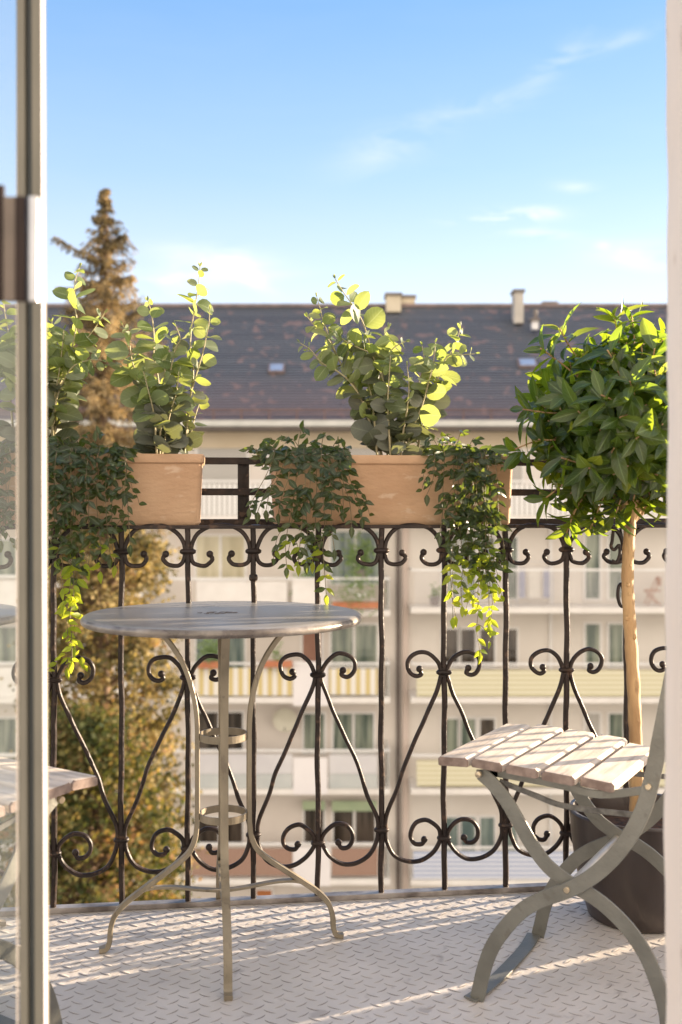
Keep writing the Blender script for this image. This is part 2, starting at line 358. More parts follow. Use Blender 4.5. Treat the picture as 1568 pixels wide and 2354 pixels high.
lo = [(-SP+.0125, zb+.035), (-SP+.0095, zb), (-SP+.013, zb-.028), (-SP+.030, zb-.060), (-SP+.062, zb-.077), (-SP+.096, zb-.078), (-.030, zp-.035), (-.0125, zp-.010), (-.0090, zp+.006), (-.014, zp+.022), (-.029, zp+.037), (-.047, zp+.045), (-.070, zp+.039), (-.083, zp+.021), (-.083, zp+.001), (-.072, zp-.012), (-.057, zp-.013), (-.050, zp-.003)]
mainb = [p for p in lyre if p[1] > .225] + lo
NB0, NB1 = -6, 17
for i in range(NB0, NB1+1):
    s = S0 + i*SP
    baluster(s, i % 2)
    collar(s, .842)
    if i % 2 == 0: collar(s, .5434); collar(s, zp, .034)
    else: collar(s, zb, .036)
    if i < NB1:
        m, sp = scroll(s, omega)
        m.ball(sp[0] + Vector((-.001,0,.002)), .0086); m.ball(sp[-1] + Vector((.001,0,.002)), .0086)
        m.build('scroll', M['iron'], rail, 45)
    if i % 2 == 0:
        for fl in (1, -1):
            m, sp = scroll(s, mainb, flip=fl)
            m.ball(sp[0] + Vector((0,0,.002)), .0086); m.ball(sp[-1] + Vector((0,0,.002)), .0086)
            m.build('lyre_scroll', M['iron'], rail, 45)
L0 = S0 + (NB0-.5)*SP; L1 = S0 + (NB1+.5)*SP
m = MB(); m.box((L0,-.013,.0005),(L1,.013,.013)); m.build('bottom_rail', M['rail'], rail, 30, .0015)
m = MB(); m.box((L0,-.012,.896),(L1,.012,.9045)); m.build('shelf_rail', M['iron'], rail, 30, .001)
for z0, z1, nm in ((1.058,1.076,'top_rail'), (.978,.996,'middle_rail'), (.8965,.917,'rear_shelf_rail')):
    m = MB(); m.box((L0,.205,z0),(L1,.217,z1)); m.build(nm, M['iron'], rail, 30, .001)
for k in (-1, 0, 1, 2):
    s = -.228 + k*.91
    m = MB(); m.box((s-.015,.218,.8975),(s+.015,.232,1.0745)); m.build('post', M['iron'], rail, 30, .001)
for k in range(-9, 14):
    s = -.20 + k*.152
    m = MB(); m.box((s-.01,.0135,.8975),(s+.01,.2035,.9035)); m.build('shelf_bar', M['iron'], rail, 30)
for i in (3, 9):
    s = S0 + i*SP
    m = MB(); m.lathe([(.006,.770),(.0098,.773),(.0108,.779),(.0098,.785),(.006,.788)], (s, 0), 14); m.build('ball_collar', M['iron'], rail, 60)
s = S0 + 9*SP
m = MB(); hk = spline([(s-.004,-.014,.80),(s-.006,-.016,.745),(s-.010,-.017,.705),(s-.022,-.017,.703),(s-.029,-.017,.725),(s-.027,-.017,.75),(s-.019,-.017,.757),(s-.016,-.017,.745)], 6)
m.sweep(hk, rect(.0075,.0075,.002), (0,1,0)); m.build('hook', M['iron'], rail, 45)
m = MB(); hk = spline([(s-.040,-.016,.895),(s-.044,-.018,.865),(s-.048,-.02,.85),(s-.040,-.022,.842),(s-.028,-.022,.853),(s-.026,-.022,.832),(s-.034,-.022,.812),(s-.046,-.022,.815)], 6)
m.sweep(hk, rect(.008,.006,.002), (0,1,0)); m.build('hook', M['iron'], rail, 45)
m = MB(); m.sweep(spline([(s-.016,0,.895),(s-.007,-.003,.83),(s-.008,-.003,.75)],5), rect(.006,.006,.002),(0,1,0)); m.build('brace', M['iron'], rail, 45)

# ------------------------------------------------------------------ planters
def rrect(hx, hy, r, z, n=5):
    out = []
    for (cx, cy, a0) in ((hx-r,hy-r,0),(-hx+r,hy-r,90),(-hx+r,-hy+r,180),(hx-r,-hy+r,270)):
        for k in range(n):
            a = R(a0 + 90*k/(n-1)); out.append(Vector((cx+r*math.cos(a), cy+r*math.sin(a), z)))
    return out
PH = .170
def planter(sc, label):
    c = RL(sc, .105, .9045)
    t = thing('planter', label, 'planter', c, TH, 'terracotta planters on the balcony railing')
    m = MB(); hx, hy = .303, .100
    rg = [(hx-.016,hy-.014,.012,0),(hx-.012,hy-.011,.014,.004),(hx-.0065,hy-.007,.014,PH-.030),(hx-.006,hy-.0065,.014,PH-.024),(hx-.001,hy-.002,.014,PH-.020),(hx,hy-.001,.014,PH-.004),(hx-.003,hy-.003,.014,PH),
          (hx-.013,hy-.013,.012,PH),(hx-.016,hy-.016,.012,PH-.004),(hx-.020,hy-.018,.012,PH-.045)]
    m.rings([rrect(*r) for r in rg])
    m.build('box', M['terra'], t, 40)
    m = MB(); r0 = rrect(hx-.0205, hy-.0185, .012, PH-.028); r1 = rrect(hx-.0205, hy-.0185, .012, PH-.044); m.rings([r1, r0]); m.build('soil', M['soil'], t, 0)
    return t
planter(.137, 'terracotta planter with eucalyptus in the middle of the railing')
planter(-.630, 'terracotta planter on the railing beside the glass door, partly behind the door frame')

# ------------------------------------------------------------------ leaves
PROF = {'round': [(0,.0),(.10,.55),(.28,.90),(.50,1.0),(.72,.88),(.90,.52),(1,.0)],
        'bay':   [(0,.02),(.12,.34),(.30,.78),(.52,1.0),(.74,.80),(.90,.36),(1,.0)],
        'vine':  [(0,.0),(.14,.55),(.36,1.0),(.62,.82),(.84,.38),(1,.0)]}
def leaf(m, base, d, nrm, L, W, kind, fold=.25, curl=.2, twist=0):
    d = d.normalized(); n = (nrm - d*nrm.dot(d))
    if n.length < 1e-4: n = d.orthogonal()
    n.normalize(); sd = d.cross(n); o = len(m.v); pr = PROF[kind]
    wv = rnd.uniform(-.08,.08)
    for i, (t, w_) in enumerate(pr):
        c = base + d*(L*t) + n*(-curl*L*t*t)
        tw = twist*(t-.3); s2 = sd*math.cos(tw) + n*math.sin(tw); n2 = n*math.cos(tw) - sd*math.sin(tw)
        for side in (-1, -.5, 0, .5, 1):
            if side in (-.5, .5) and kind == 'vine': pass
            up = fold*abs(side)*w_*W/2 + wv*W*math.sin(6*t+side)*abs(side)*.5
            m.v.append(tuple(c + s2*(side*w_*W/2) + n2*up)); m.uv.append((t, .5+side*.5))
    for i in range(len(pr)-1):
        for j in range(4):
            a = o+i*5+j; m.f.append((a, a+1, a+6, a+5))
def rv(s=1): 
    while True:
        v = Vector((rnd.uniform(-1,1), rnd.uniform(-1,1), rnd.uniform(-1,1)))
        if .05 < v.length < 1: return v.normalized()*s
def euc_plant(label, stems, group=None):
    """stems: list of (points in the photo tip first, [leaf size]) grown in depth round D0"""
    old = []; sm = MB(); lm = MB()  # marks the leaves that take the darker grey colour
    roots = []
    for (pts, D0, big) in stems:
        d0 = D0 + rnd.uniform(-.045,.045); d1 = D0
        W = [P(x, y, d0 + (d1-d0)*k/(len(pts)-1)) for k, (x, y) in enumerate(pts)]
        sp = spline(W, 8); n = len(sp); roots.append(sp[-1])
        sm.tube(sp, 1, 6, radii=[.0011 + .0020*k/n for k in range(n)])
        acc = 0; nxt = .012; az = rnd.uniform(0, 3.14); tot = sum((sp[k+1]-sp[k]).length for k in range(n-1))
        # growing tip
        tipd = (sp[0]-sp[2]).normalized()
        for q in range(3): leaf(lm, sp[0], tipd + rv(.45), rv(), .014, .005, 'bay', .3, .1)
        for k in range(n-1):
            acc += (sp[k+1]-sp[k]).length
            if acc >= nxt:
                fr = acc/tot
                if fr > .975: break
                sz = big*1.02*(.42 + .80*min(1, acc/.09)) * rnd.uniform(.82, 1.12)
                tan = (sp[k]-sp[k+1]).normalized(); az += math.pi/2 + rnd.uniform(-.35,.35)
                e1 = tan.orthogonal().normalized(); e2 = tan.cross(e1)
                for sgn in (1, -1):
                    side = (e1*math.cos(az) + e2*math.sin(az))*sgn
                    if rnd.random() < .06: continue
                    old.append((len(lm.f), fr > .42 and rnd.random() < 1.5*fr-.3))
                    ins = side + tan*rnd.uniform(.1,.5) + Vector((0,0,rnd.uniform(-.35,.15)))
                    leaf(lm, sp[k] + side.normalized()*.003, ins, tan*.45 + Vector((.1,-.55,.1)) + rv(.75), sz, sz*rnd.uniform(.66,.98), 'round', rnd.uniform(.05,.3), rnd.uniform(-.1,.3), rnd.uniform(-.4,.4))
                nxt = acc + (.016 + .009*min(1, acc/.14))*rnd.uniform(.85,1.15)
    c = sum(roots, Vector())/len(roots)
    t = thing('eucalyptus_plant', label, 'plant', (c.x, c.y, c.z), 0, group)
    Mt = Matrix.Translation(-Vector((c.x, c.y, c.z)))
    sm.build('stem', M['stem'], t, 60, M=Mt); fo_ = lm.build('foliage', M['euc'], t, 180, M=Mt); fo_.data.materials.append(M['eucgrey'])
    for f0, isgrey in old:
        if isgrey:
            for q in range(f0, f0+24): fo_.data.polygons[q].material_index = 1
    return t
def Q(l, ox, oy, k): return [(ox + x*k, oy + y*k) for x, y in l]
def QR(l): return Q(l, 517, 574.6, .4031)
def QL(l): return Q(l, 0, 574.6, .3665)
EG = 'eucalyptus plants in the terracotta planters'
euc_plant('large eucalyptus with tall leaning stems in the middle planter', [
 (QR([(630,165),(680,245),(740,330),(790,420),(840,580),(890,680),(920,760),(935,900),(950,1190)]), 2.66, .045),
 (QR([(525,270),(545,340),(560,400),(590,480),(640,600),(690,700),(740,770),(800,880),(850,980),(900,1190)]), 2.65, .040),
 (QR([(470,380),(520,440),(590,510),(630,590),(690,700),(760,820),(860,1000),(890,1190)]), 2.69, .036),
 (QR([(430,530),(490,570),(550,640),(640,690),(720,760),(800,900),(880,1190)]), 2.62, .038),
 (QR([(610,460),(690,520),(770,560),(830,590),(870,660),(915,800),(945,1190)]), 2.62, .046),
 (QR([(945,600),(935,760),(930,900),(945,1190)]), 2.60, .036),
 (QR([(930,440),(900,520),(890,640),(905,760),(930,900),(950,1190)]), 2.70, .046),
 (QR([(1030,520),(960,560),(900,650),(880,800),(900,950),(930,1190)]), 2.67, .045),
 (QR([(800,600),(800,700),(830,800),(850,950),(870,1190)]), 2.60, .045)], EG)
euc_plant('smaller eucalyptus leaning right towards the bay tree in the middle planter', [
 (QR([(1345,435),(1320,520),(1270,620),(1240,690),(1190,780),(1140,940),(1110,1070),(1085,1190)]), 2.66, .042),
 (QR([(1425,590),(1340,598),(1270,605),(1230,690),(1180,820),(1130,980),(1090,1190)]), 2.64, .038),
 (QR([(1125,545),(1135,640),(1100,780),(1060,900),(1040,980),(1020,1190)]), 2.67, .046),
 (QR([(1200,530),(1190,640),(1160,760),(1120,900),(1060,1040),(1030,1190)]), 2.63, .044),
 (QR([(1040,660),(1050,780),(1040,900),(1020,1020),(1000,1190)]), 2.61, .042)], EG)
euc_plant('dense grey green eucalyptus at the right end of the planter by the glass door', [
 (QL([(1255,105),(1245,220),(1220,370),(1200,500),(1195,600),(1212,780),(1190,950),(1170,1130),(1155,1320)]), 2.58, .036),
 (QL([(1315,375),(1310,460),(1290,560),(1270,650),(1225,800),(1190,950),(1165,1320)]), 2.60, .034),
 (QL([(1105,480),(1130,560),(1100,620),(1060,800),(1020,1000),(1000,1320)]), 2.56, .046),
 (QL([(930,320),(950,400),(965,520),(965,650),(985,760),(1000,900),(985,1100),(985,1320)]), 2.60, .045),
 (QL([(770,470),(810,580),(830,700),(880,830),(950,950),(980,1100),(990,1320)]), 2.57, .048),
 (QL([(680,720),(760,720),(850,820),(920,900),(965,1000),(990,1320)]), 2.55, .046),
 (QL([(1045,640),(1035,760),(1020,880),(1010,1020),(1000,1320)]), 2.53, .050),
 (QL([(900,760),(930,880),(960,1000),(975,1150),(985,1320)]), 2.53, .050),
 (QL([(1120,760),(1110,880),(1070,1010),(1040,1150),(1010,1320)]), 2.54, .048),
 (QL([(1265,920),(1230,1020),(1200,1130),(1160,1320)]), 2.60, .032)], EG)
euc_plant('bright yellow green eucalyptus right beside the glass door frame', [
 (QL([(500,110),(470,200),(470,350),(480,450),(450,620),(400,780),(350,900),(350,1050),(335,1320)]), 2.56, .044),
 (QL([(655,395),(600,480),(540,560),(470,620),(420,720),(370,880),(340,1060),(330,1320)]), 2.58, .046),
 (QL([(640,690),(560,690),(460,730),(400,820),(350,950),(330,1100),(320,1320)]), 2.54, .048),
 (QL([(325,450),(350,560),(330,700),(330,860),(320,1050),(315,1320)]), 2.58, .048),
 (QL([(400,500),(390,620),(370,780),(340,960),(325,1320)]), 2.55, .050),
 (QL([(480,760),(430,850),(390,950),(350,1080),(330,1320)]), 2.60, .046),
 (QL([(200,420),(230,560),(250,720),(270,900),(290,1320)]), 2.58, .046)], EG)
euc_plant('eucalyptus seen through and mirrored in the glass of the open door', [
 (QL([(20,320),(40,450),(70,620),(90,800),(110,1000),(120,1320)]), 2.56, .046),
 (QL([(-60,420),(-30,560),(20,720),(60,900),(100,1320)]), 2.58, .046),
 (QL([(130,520),(120,650),(110,800),(115,1000),(125,1320)]), 2.54, .046)], EG)

M['vinelit'] = leafmat('young vine leaf', [(.10,.17,.02),(.16,.22,.03),(.07,.14,.02)], [(.62,.72,.03),(.80,.80,.05),(.55,.68,.03)], .58, .4, (.30,.38,.10), .05)  # brighter leaf copy, the backlit sun glow put into its colour
def vine_plant(label, strands, tuft, seed):
    """strands: (x start, x end, y end, forward offset); tuft: (x0, x1, y top, how many)"""
    r_ = random.Random(seed); sm = MB(); lm = MB(); xs = []
    sunlit = []
    def lf(p, tan, side, sz):
        if p.z < .88 and r_.random() < (.88-p.z)/.15: sunlit.append(len(lm.f))  # leaves hanging below the planters take the painted sun glow
        d = side + tan*r_.uniform(.1,.7) + Vector((0, -.25, -.25))
        leaf(lm, p, d, Vector((r_.uniform(-.5,.5), -1, r_.uniform(0,.9))), sz, sz*r_.uniform(.40,.52), 'vine', r_.uniform(.1,.45), r_.uniform(-.1,.35), r_.uniform(-.4,.4))
    for (x0, x1, ye, fo) in strands:
        s0 = (x0-CX)/F*2.52; 
        a = P(x0, 1040, 2.50); sx = a.x; s = sx/math.cos(TH)
        xs.append(sx)
        e = P(x1, ye, 2.50); es = e.x/math.cos(TH)
        pts = [RL(s, .035, 1.055), RL(s, .006, 1.088), RL(s + (es-s)*.04, -.012-fo*.5, 1.072)]
        n = max(3, int((1.06-e.z)/.05)); jx = 0
        for k in range(1, n+1):
            q = k/n; jx = .6*jx + r_.uniform(-.006,.006)
            pts.append(RL(s + (es-s)*min(1, q*1.15)**1.2 + jx, -.018 - fo + r_.uniform(-.006,.006), 1.065 + (e.z-1.065)*q))
        sp = spline(pts, 6); sm.tube(sp, .0009, 5)
        acc = 0; nxt = .008; sg = 1
        L = sum((sp[k+1]-sp[k]).length for k in range(len(sp)-1))
        for k in range(len(sp)-1):
            acc += (sp[k+1]-sp[k]).length
            if acc >= nxt:
                tan = (sp[k+1]-sp[k]).normalized(); sg = -sg
                sz = r_.uniform(.024,.041)*(1 - .25*(acc/L)**3)
                for s2 in ((sg,), (1,-1))[r_.random() < .5]:
                    lf(sp[k], tan, Vector((s2*math.cos(r_.uniform(-1.1,1.1)), r_.uniform(-.6,.6), r_.uniform(-.3,.5))), sz)
                nxt = acc + r_.uniform(.018,.030)
        lf(sp[-1], Vector((0,0,-1)), Vector((0,0,-1)), .03)
        # side shoots
        if L > .12:
            for q in range(int(L/.085)):
                k = r_.randrange(len(sp)//4, len(sp)-3); sgn = r_.choice((-1,1)); b = sp[k]
                sh = spline([b, b+Vector((sgn*.012,-.006,-.006)), b+Vector((sgn*.024,-.008,-.022)), b+Vector((sgn*.030,-.006,-.045))], 4)
                sm.tube(sh, .0007, 4)
                for kk in range(2, len(sh), 3): lf(sh[kk], (sh[kk]-sh[kk-1]), Vector((sgn*r_.uniform(-.5,1), -.3, r_.uniform(-.4,.4))), r_.uniform(.02,.03))
    for (x0, x1, yt, cnt) in tuft:
        for q in range(cnt):
            f = r_.random(); x = x0 + (x1-x0)*f; hgt = (1045-yt)/F*2.55*math.sin(math.pi*min(max(f,.12),.88))*r_.uniform(.25,1.0)
            a = P(x, 1040, 2.52); s = a.x/math.cos(TH); b = RL(s, r_.uniform(.01,.09), 1.05)
            dx = r_.uniform(-.03,.03)
            sp = spline([b, b+Vector((dx*.3,0,hgt*.6+.01)), b+Vector((dx, r_.uniform(-.04,.01), hgt+.02)), b+Vector((dx*1.7, r_.uniform(-.07,0), hgt+.01))], 4)
            sm.tube(sp, .0009, 5)
            for kk in range(3, len(sp), 2): lf(sp[kk], (sp[kk]-sp[kk-1]).normalized(), Vector((r_.uniform(-1,1), r_.uniform(-.8,.5), r_.uniform(-.2,.8))), r_.uniform(.02,.032))
    c = RL(sum(xs)/len(xs), .02, 1.05)
    t = thing('trailing_vine', label, 'plant', c, 0, 'vines hanging over the planters')
    Mt = Matrix.Translation(-c)
    sm.build('stem', M['vinestem'], t, 60, M=Mt); fo_ = lm.build('foliage', M['vine'], t, 180, M=Mt); fo_.data.materials.append(M['vinelit'])
    for f0 in sunlit:
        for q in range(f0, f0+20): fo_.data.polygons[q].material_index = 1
ra = random.Random(3)
def env(e, x):
    for (a, b) in zip(e, e[1:]):
        if a[0] <= x <= b[0]: return a[1] + (b[1]-a[1])*(x-a[0])/(b[0]-a[0])
    return e[0][1] if x < e[0][0] else e[-1][1]
eA = [(570,1205),(600,1235),(640,1320),(700,1365),(745,1365),(780,1290),(825,1190)]
stA = [(630+(x-570)*.62, x + ra.uniform(-5,5), env(eA,x)*1.0 - ra.uniform(0, 1)**2*130, ra.uniform(0,.035)) for x in [570+ i*256/12 for i in range(13)]]
vine_plant('bushy trailing vine over the left end of the middle planter', stA, [(600,790,965,17)], 11)
eB = [(980,1130),(1010,1215),(1040,1440),(1085,1490),(1110,1515),(1150,1400),(1168,1150)]
xB = [982,1000,1012,1030,1040,1048,1055,1062,1070,1078,1085,1090,1096,1100,1106,1110,1114,1120,1126,1132,1140,1148,1158,1168]
stB = [(1000+(x-980)*.8, x, env(eB,x) - ra.uniform(0,1)**2*200*(x>1020), ra.uniform(0,.03)) for i_, x in enumerate(xB) if i_ % 5 not in (1, 3)]
vine_plant('trailing vine over the right end of the middle planter, hanging lowest beside the bay tree', stB, [(960,1150,985,13)], 12)
eC = [(100,1230),(150,1260),(165,1520),(190,1540),(200,1300),(240,1310),(270,1300),(305,1270)]
xC = [105,112,120,126,133,140,147,155,162,172,176,180,184,188,205,215,225,240,252,262,270,278,286,294,300,304]
stC = [(x*.92+14, x, env(eC,x) - (ra.uniform(0,1)**2*150 if x < 160 or x > 192 else ra.uniform(0,60)), ra.uniform(0,.03)) for i_, x in enumerate(xC) if i_ % 5 not in (1, 3)]
vine_plant('dark trailing vine over the planter beside the door frame with one long yellow green strand', stC, [(110,300,965,15)], 13)
xD = [-60,-45,-30,-18,-8,0,10,20,30,42,55]
vine_plant('trailing vine seen through the glass of the open door', [(x, x, 1240 - ra.uniform(0,1)*110, ra.uniform(0,.03)) for x in xD], [(-70,60,985,16)], 14)

# ------------------------------------------------------------------ potted bay tree
PC = Vector((.690, 2.445, 0))
pt = thing('plant_pot', 'large dark brown glazed pot on the balcony floor behind the right chair', 'plant pot', PC)
m = MB(); m.lathe([(.108,.0),(.114,.004),(.128,.05),(.144,.12),(.153,.19),(.155,.232),(.157,.236),(.158,.243),(.155,.247),(.148,.246),(.145,.238),(.143,.16)], n=72); m.build('body', M['pot'], pt, 35)
m = MB(); m.lathe([(.1425,.165),(.1425,.19),(.10,.197),(.04,.199),(.01,.2)], n=40); m.build('soil', M['soil'], pt, 60)
bt = thing('bay_tree', 'potted bay tree with bare trunk and round leafy crown', 'tree', PC)
Mt = Matrix.Translation(-PC)
TD = 2.445
tr = [P(x, y, TD) for x, y in ((1464,1935),(1463,1870),(1463,1780),(1461,1690),(1457,1590),(1452,1500),(1447,1420),(1443,1350),(1444,1280),(1448,1215),(1450,1180))]
ts = spline(tr, 6); n = len(ts); m = MB(); o0 = len(m.v)
m.tube(ts, 1, 14, radii=[.0165*(1-.22*k/n)*(1+.05*math.sin(k*1.3)+.03*math.sin(k*2.9)) for k in range(n)])
fork = ts[-1]
limbs = []
for (x, y, r_) in ((1444,1344,.0045),(1446,1366,.004),(1441,1421,.005),(1459,1463,.006),(1449,1300,.003),(1466,1657,.005),(1463,1712,.0045),(1455,1560,.0035)):
    c = P(x, y, TD - .0125); m.ball(c, r_, 10, 8, (.9,.8,1.25))
cc = P(1455, 965, TD)
for (x, y, d) in ((1400,1080,-.05),(1500,1060,.05),(1560,1010,-.02),(1440,1020,.09),(1340,1010,.03),(1480,960,-.09),(1590,1080,.05)):
    e = P(x, y, TD); e.y += d
    pts = spline([fork - Vector((0,0,.02)), fork + (e-fork)*.35 + Vector((0,0,-.012)), fork + (e-fork)*.7, e], 5)
    m.tube(pts, 1, 8, radii=[.0095*(1-.6*k/len(pts)) for k in range(len(pts))]); limbs.append(e)
m.build('trunk', M['bark'], bt, 60, M=Mt)
lm = MB(); bm_ = MB(); RB = .262
def whorl(tip, out, nl, Ls=(.052,.092)):
    out = out.normalized(); e1 = out.orthogonal().normalized(); e2 = out.cross(e1); a0 = rnd.uniform(0,6)
    for q in range(nl):
        a = a0 + q*2.4 + rnd.uniform(-.3,.3); k = q/nl
        d = (e1*math.cos(a)+e2*math.sin(a)) + out*(.25 + .9*k) + Vector((0,0,-.15))
        L = rnd.uniform(*Ls)*(1-.35*k*rnd.random())
        leaf(lm, tip - out*.045*(1-k), d, out + rv(.35), L, L*rnd.uniform(.34,.44), 'bay', rnd.uniform(.15,.5), rnd.uniform(0,.45), rnd.uniform(-.5,.5))
NT = 222
for i in range(NT):
    ph = math.acos(1 - 2*(i+.5)/NT); th = i*2.39996
    u = Vector((math.sin(ph)*math.cos(th), math.sin(ph)*math.sin(th), math.cos(ph))); 
    rr = RB*(.86 + .10*math.sin(3*th+1.3)*math.sin(ph) + rnd.uniform(-.13,.09))
    if u.z < -.55: rr *= .93
    if u.z > .6: rr *= .90
    tip = cc + Vector((u.x*rr, u.y*rr, u.z*rr*.93)); 
    if u.z < -.85: continue
    b = min(limbs, key=lambda l: (l-tip).length)
    sp = spline([b, b + (tip-b)*.5 + rv(.012), tip], 4); bm_.tube(sp, .0017, 5)
    whorl(tip, u + Vector((0,0,.25)) + rv(.4), rnd.randint(6,9))
for i in range(80):
    u = rv(); tip = cc + u*RB*rnd.uniform(.35,.72); tip.z = cc.z + (tip.z-cc.z)*.9
    whorl(tip, u + rv(.5), 6)
for (x, y, dx, dy) in ((1165,1035,-1,.1),(1225,1010,-1,.2),(1300,1190,-.6,-.8),(1235,1150,-1,-.4),(1345,1215,-.3,-1),(1400,720,-.2,1),(1440,725,.3,1),(1230,800,-.8,.5),(1190,940,-1,0),(1275,755,-.5,.8),(1300,1135,-.5,-.7),(1345,1165,-.3,-.8),(1290,1225,-.4,-1),(1400,1190,-.1,-1),(1500,1150,.3,-.8),(1420,1120,0,-.8),(1440,1165,-.1,-1),(1490,1150,.2,-.9),(1385,1140,-.3,-.8),(1530,1165,.4,-.8)):
    tip = P(x+12, y, TD-.03+rnd.uniform(-.05,.03)); o_ = Vector((dx, -.2, dy)); b = cc + (tip-cc)*.55
    bm_.tube(spline([b, b+(tip-b)*.5+rv(.01), tip], 4), .0018, 5); whorl(tip, o_, 8)
for (x, y, x2, y2) in ((1424,735,1437,682),(1462,735,1482,690)):
    a = P(x, y, TD-.02); b = P(x2, y2, TD-.02); leaf(lm, a, b-a, Vector((.8,-.6,0)), (b-a).length*1.05, .010, 'bay', .4, .12, .2)
bm_.build('branches', M['bark'], bt, 60, M=Mt); lm.build('crown', M['bay'], bt, 180, M=Mt)

# ------------------------------------------------------------------ bistro table
TC = Vector((-.2545, 2.276, 0)); TR = R(8.5)
tb = thing('bistro_table', 'round grey metal bistro table with curved beige legs', 'table', TC, TR)
m = MB(); m.lathe([(.001,.7195),(.10,.7195),(.285,.7195),(.292,.7188),(.2965,.716)], n=96, close0=False, close1=False); m.build('tabletop', M['tabletop'], tb, 60)
m = MB(); m.lathe([(.2965,.716),(.2995,.7125),(.3008,.708),(.2995,.7035),(.296,.700),(.291,.699),(.286,.7005),(.284,.704),(.001,.7045)], n=96, close0=False, close1=False); m.build('edge', M['tablerim'], tb, 60)
m = MB()                                                # worn oval badge pressed into the middle of the top
def oval(cx, cy, a, b, z, n=24): return [Vector((cx+a*math.cos(2*math.pi*k/n), cy+b*math.sin(2*math.pi*k/n), z)) for k in range(n)]
rb_ = random.Random(5)
for q in range(46):
    a = rb_.uniform(0, 6.28); r = math.sqrt(rb_.random())
    cx_, cy_ = -.012 + .040*r*math.cos(a), -.004 + .024*r*math.sin(a); l = rb_.uniform(.002,.006)
    m.box((cx_-l, cy_-.0013, .7196), (cx_+l, cy_+.0013, .7203))
m.build('badge', mat('worn dark relief', (.10,.085,.075), (.20,.17,.15), .5, .3, 90), tb, 0)
legp = [(.190,.7015),(.160,.698),(.139,.682),(.112,.652),(.084,.605),(.066,.548),(.0575,.49),(.0565,.40),(.0565,.30),(.058,.257),(.063,.228),(.0785,.200),(.12,.167),(.167,.134),(.205,.106),(.229,.080),(.239,.052),(.241,.026),(.247,.010),(.262,.0065)]
for a in (0, 90, 180, 270):
    ar = R(a); u = Vector((math.cos(ar), math.sin(ar), 0)); nn = Vector((-u.y, u.x, 0))
    sp = spline([u*r + Vector((0,0,z)) for r, z in legp], 6)
    m = MB(); m.sweep(sp, [(-.0045,-.0085),(.0045,-.0085),(.0062,-.006),(.0045,-.0025),(.0045,.0025),(.0062,.006),(.0045,.0085),(-.0045,.0085)], nn); m.build('leg', M['tableleg'], tb, 25)
    m = MB(); br = spline([u*.206+Vector((0,0,.102)), u*.185+Vector((0,0,.121)), u*.155+Vector((0,0,.132)), u*.11+Vector((0,0,.132)), u*.05+Vector((0,0,.124)), u*.004+Vector((0,0,.119))], 5)
    m.sweep(br, rect(.0055,.016,.0012), nn); m.build('brace', M['tableleg'], tb, 25)
for z in (.4455, .2745):
    m = MB(); m.lathe([(.0485,z),(.0515,z),(.0517,z+.0155),(.0487,z+.0155),(.0485,z)], n=56, close0=False, close1=False); m.build('ring', M['tableleg'], tb, 30)
m = MB(); m.box((-.02,-.02,.697),(.02,.02,.704)); m.build('bracket', M['tableleg'], tb, 30, .002)

# ------------------------------------------------------------------ folding chairs
CA = R(-30); F0 = Vector((.198, 2.066, 0)); fd = Vector((math.cos(CA), math.sin(CA), 0)); wd = Vector((-math.sin(CA), math.cos(CA), 0))
def cz(cx, cy, w0=-.006):
    """a point of the enlarged chair crop onto the chair's near side plane -> (f, z)"""
    px = 976.8 + cx*.3771; py = 1608.9 + cy*.3771
    q = F0 + wd*w0; r = (px-CX)/F
    f = (r*q.y - q.x)/(fd.x - r*fd.y); D = q.y + fd.y*f
    return f, EYE - (py-HY)/F*D
barA = [cz(*p) for p in ((320,1888),(335,1760),(365,1630),(415,1500),(490,1390),(590,1285),(710,1215),(875,1155),(1020,1075),(1150,960),(1255,820),(1335,660),(1375,525),(1410,370),(1440,220))]
d_ = (barA[-1][0]-barA[-2][0], barA[-1][1]-barA[-2][1])
barA += [(barA[-1][0]+d_[0]*k, barA[-1][1]+d_[1]*k) for k in (1.2, 2.6, 4.0, 5.4)]
barB = [cz(*p) for p in ((335,450),(410,520),(490,620),(560,740),(640,880),(735,1010),(830,1090),(900,1138),(1010,1200),(1120,1285),(1240,1410),(1340,1560),(1400,1700))]
lz = barB[-1]
barB += [(lz[0]+.018, lz[1]*.55), (lz[0]+.026, .004)]
ch = thing('folding_chair', 'slatted wooden folding chair with curved grey legs at the right edge', 'chair', (F0.x, F0.y, 0), CA, 'folding chairs on the balcony')
CW = .345
A0_ = .0; fl = rect(.0285, .0048, .001)
for wv_, off in ((-.008, 0), (CW-.008, 0)):
    m = MB(); m.sweep(spline([(f, wv_, max(z,.004)) for f, z in barA], 6), fl, (0,1,0)); m.build('back_leg_bar', M['chairmetal'], ch, 30)
for wv_ in (.0005, CW-.0165):
    m = MB(); m.sweep(spline([(f, wv_, z) for f, z in barB], 6), fl, (0,1,0)); m.build('front_leg_bar', M['chairmetal'], ch, 30)
pv = cz(870,1152); pf = cz(332,450); pr_ = cz(1366,524)
m = MB(); m.tube([(pv[0],.004,pv[1]+.002),(pv[0],CW-.02,pv[1]+.002)], .0075, 12, (0,0,1)); m.build('stretcher', mat('pale steel tube',(.5,.46,.4),(.6,.56,.5),.35,.5,20), ch, 60)
for (f, z), r in ((pv,.0058),(pf,.0062),(pr_,.0058)):
    for w0 in (-.0135, CW-.0015):
        m = MB(); m.rings([[Vector((f+rr*math.cos(t), w0 + y, z+rr*math.sin(t))) for t in [2*math.pi*q/14 for q in range(14)]] for rr, y in ((r*.8,-.001),(r,0),(r,.006))]); m.build('rivet', M['rivet'], ch, 40)
fa = barA[0][0]; fb_ = barB[-1][0]
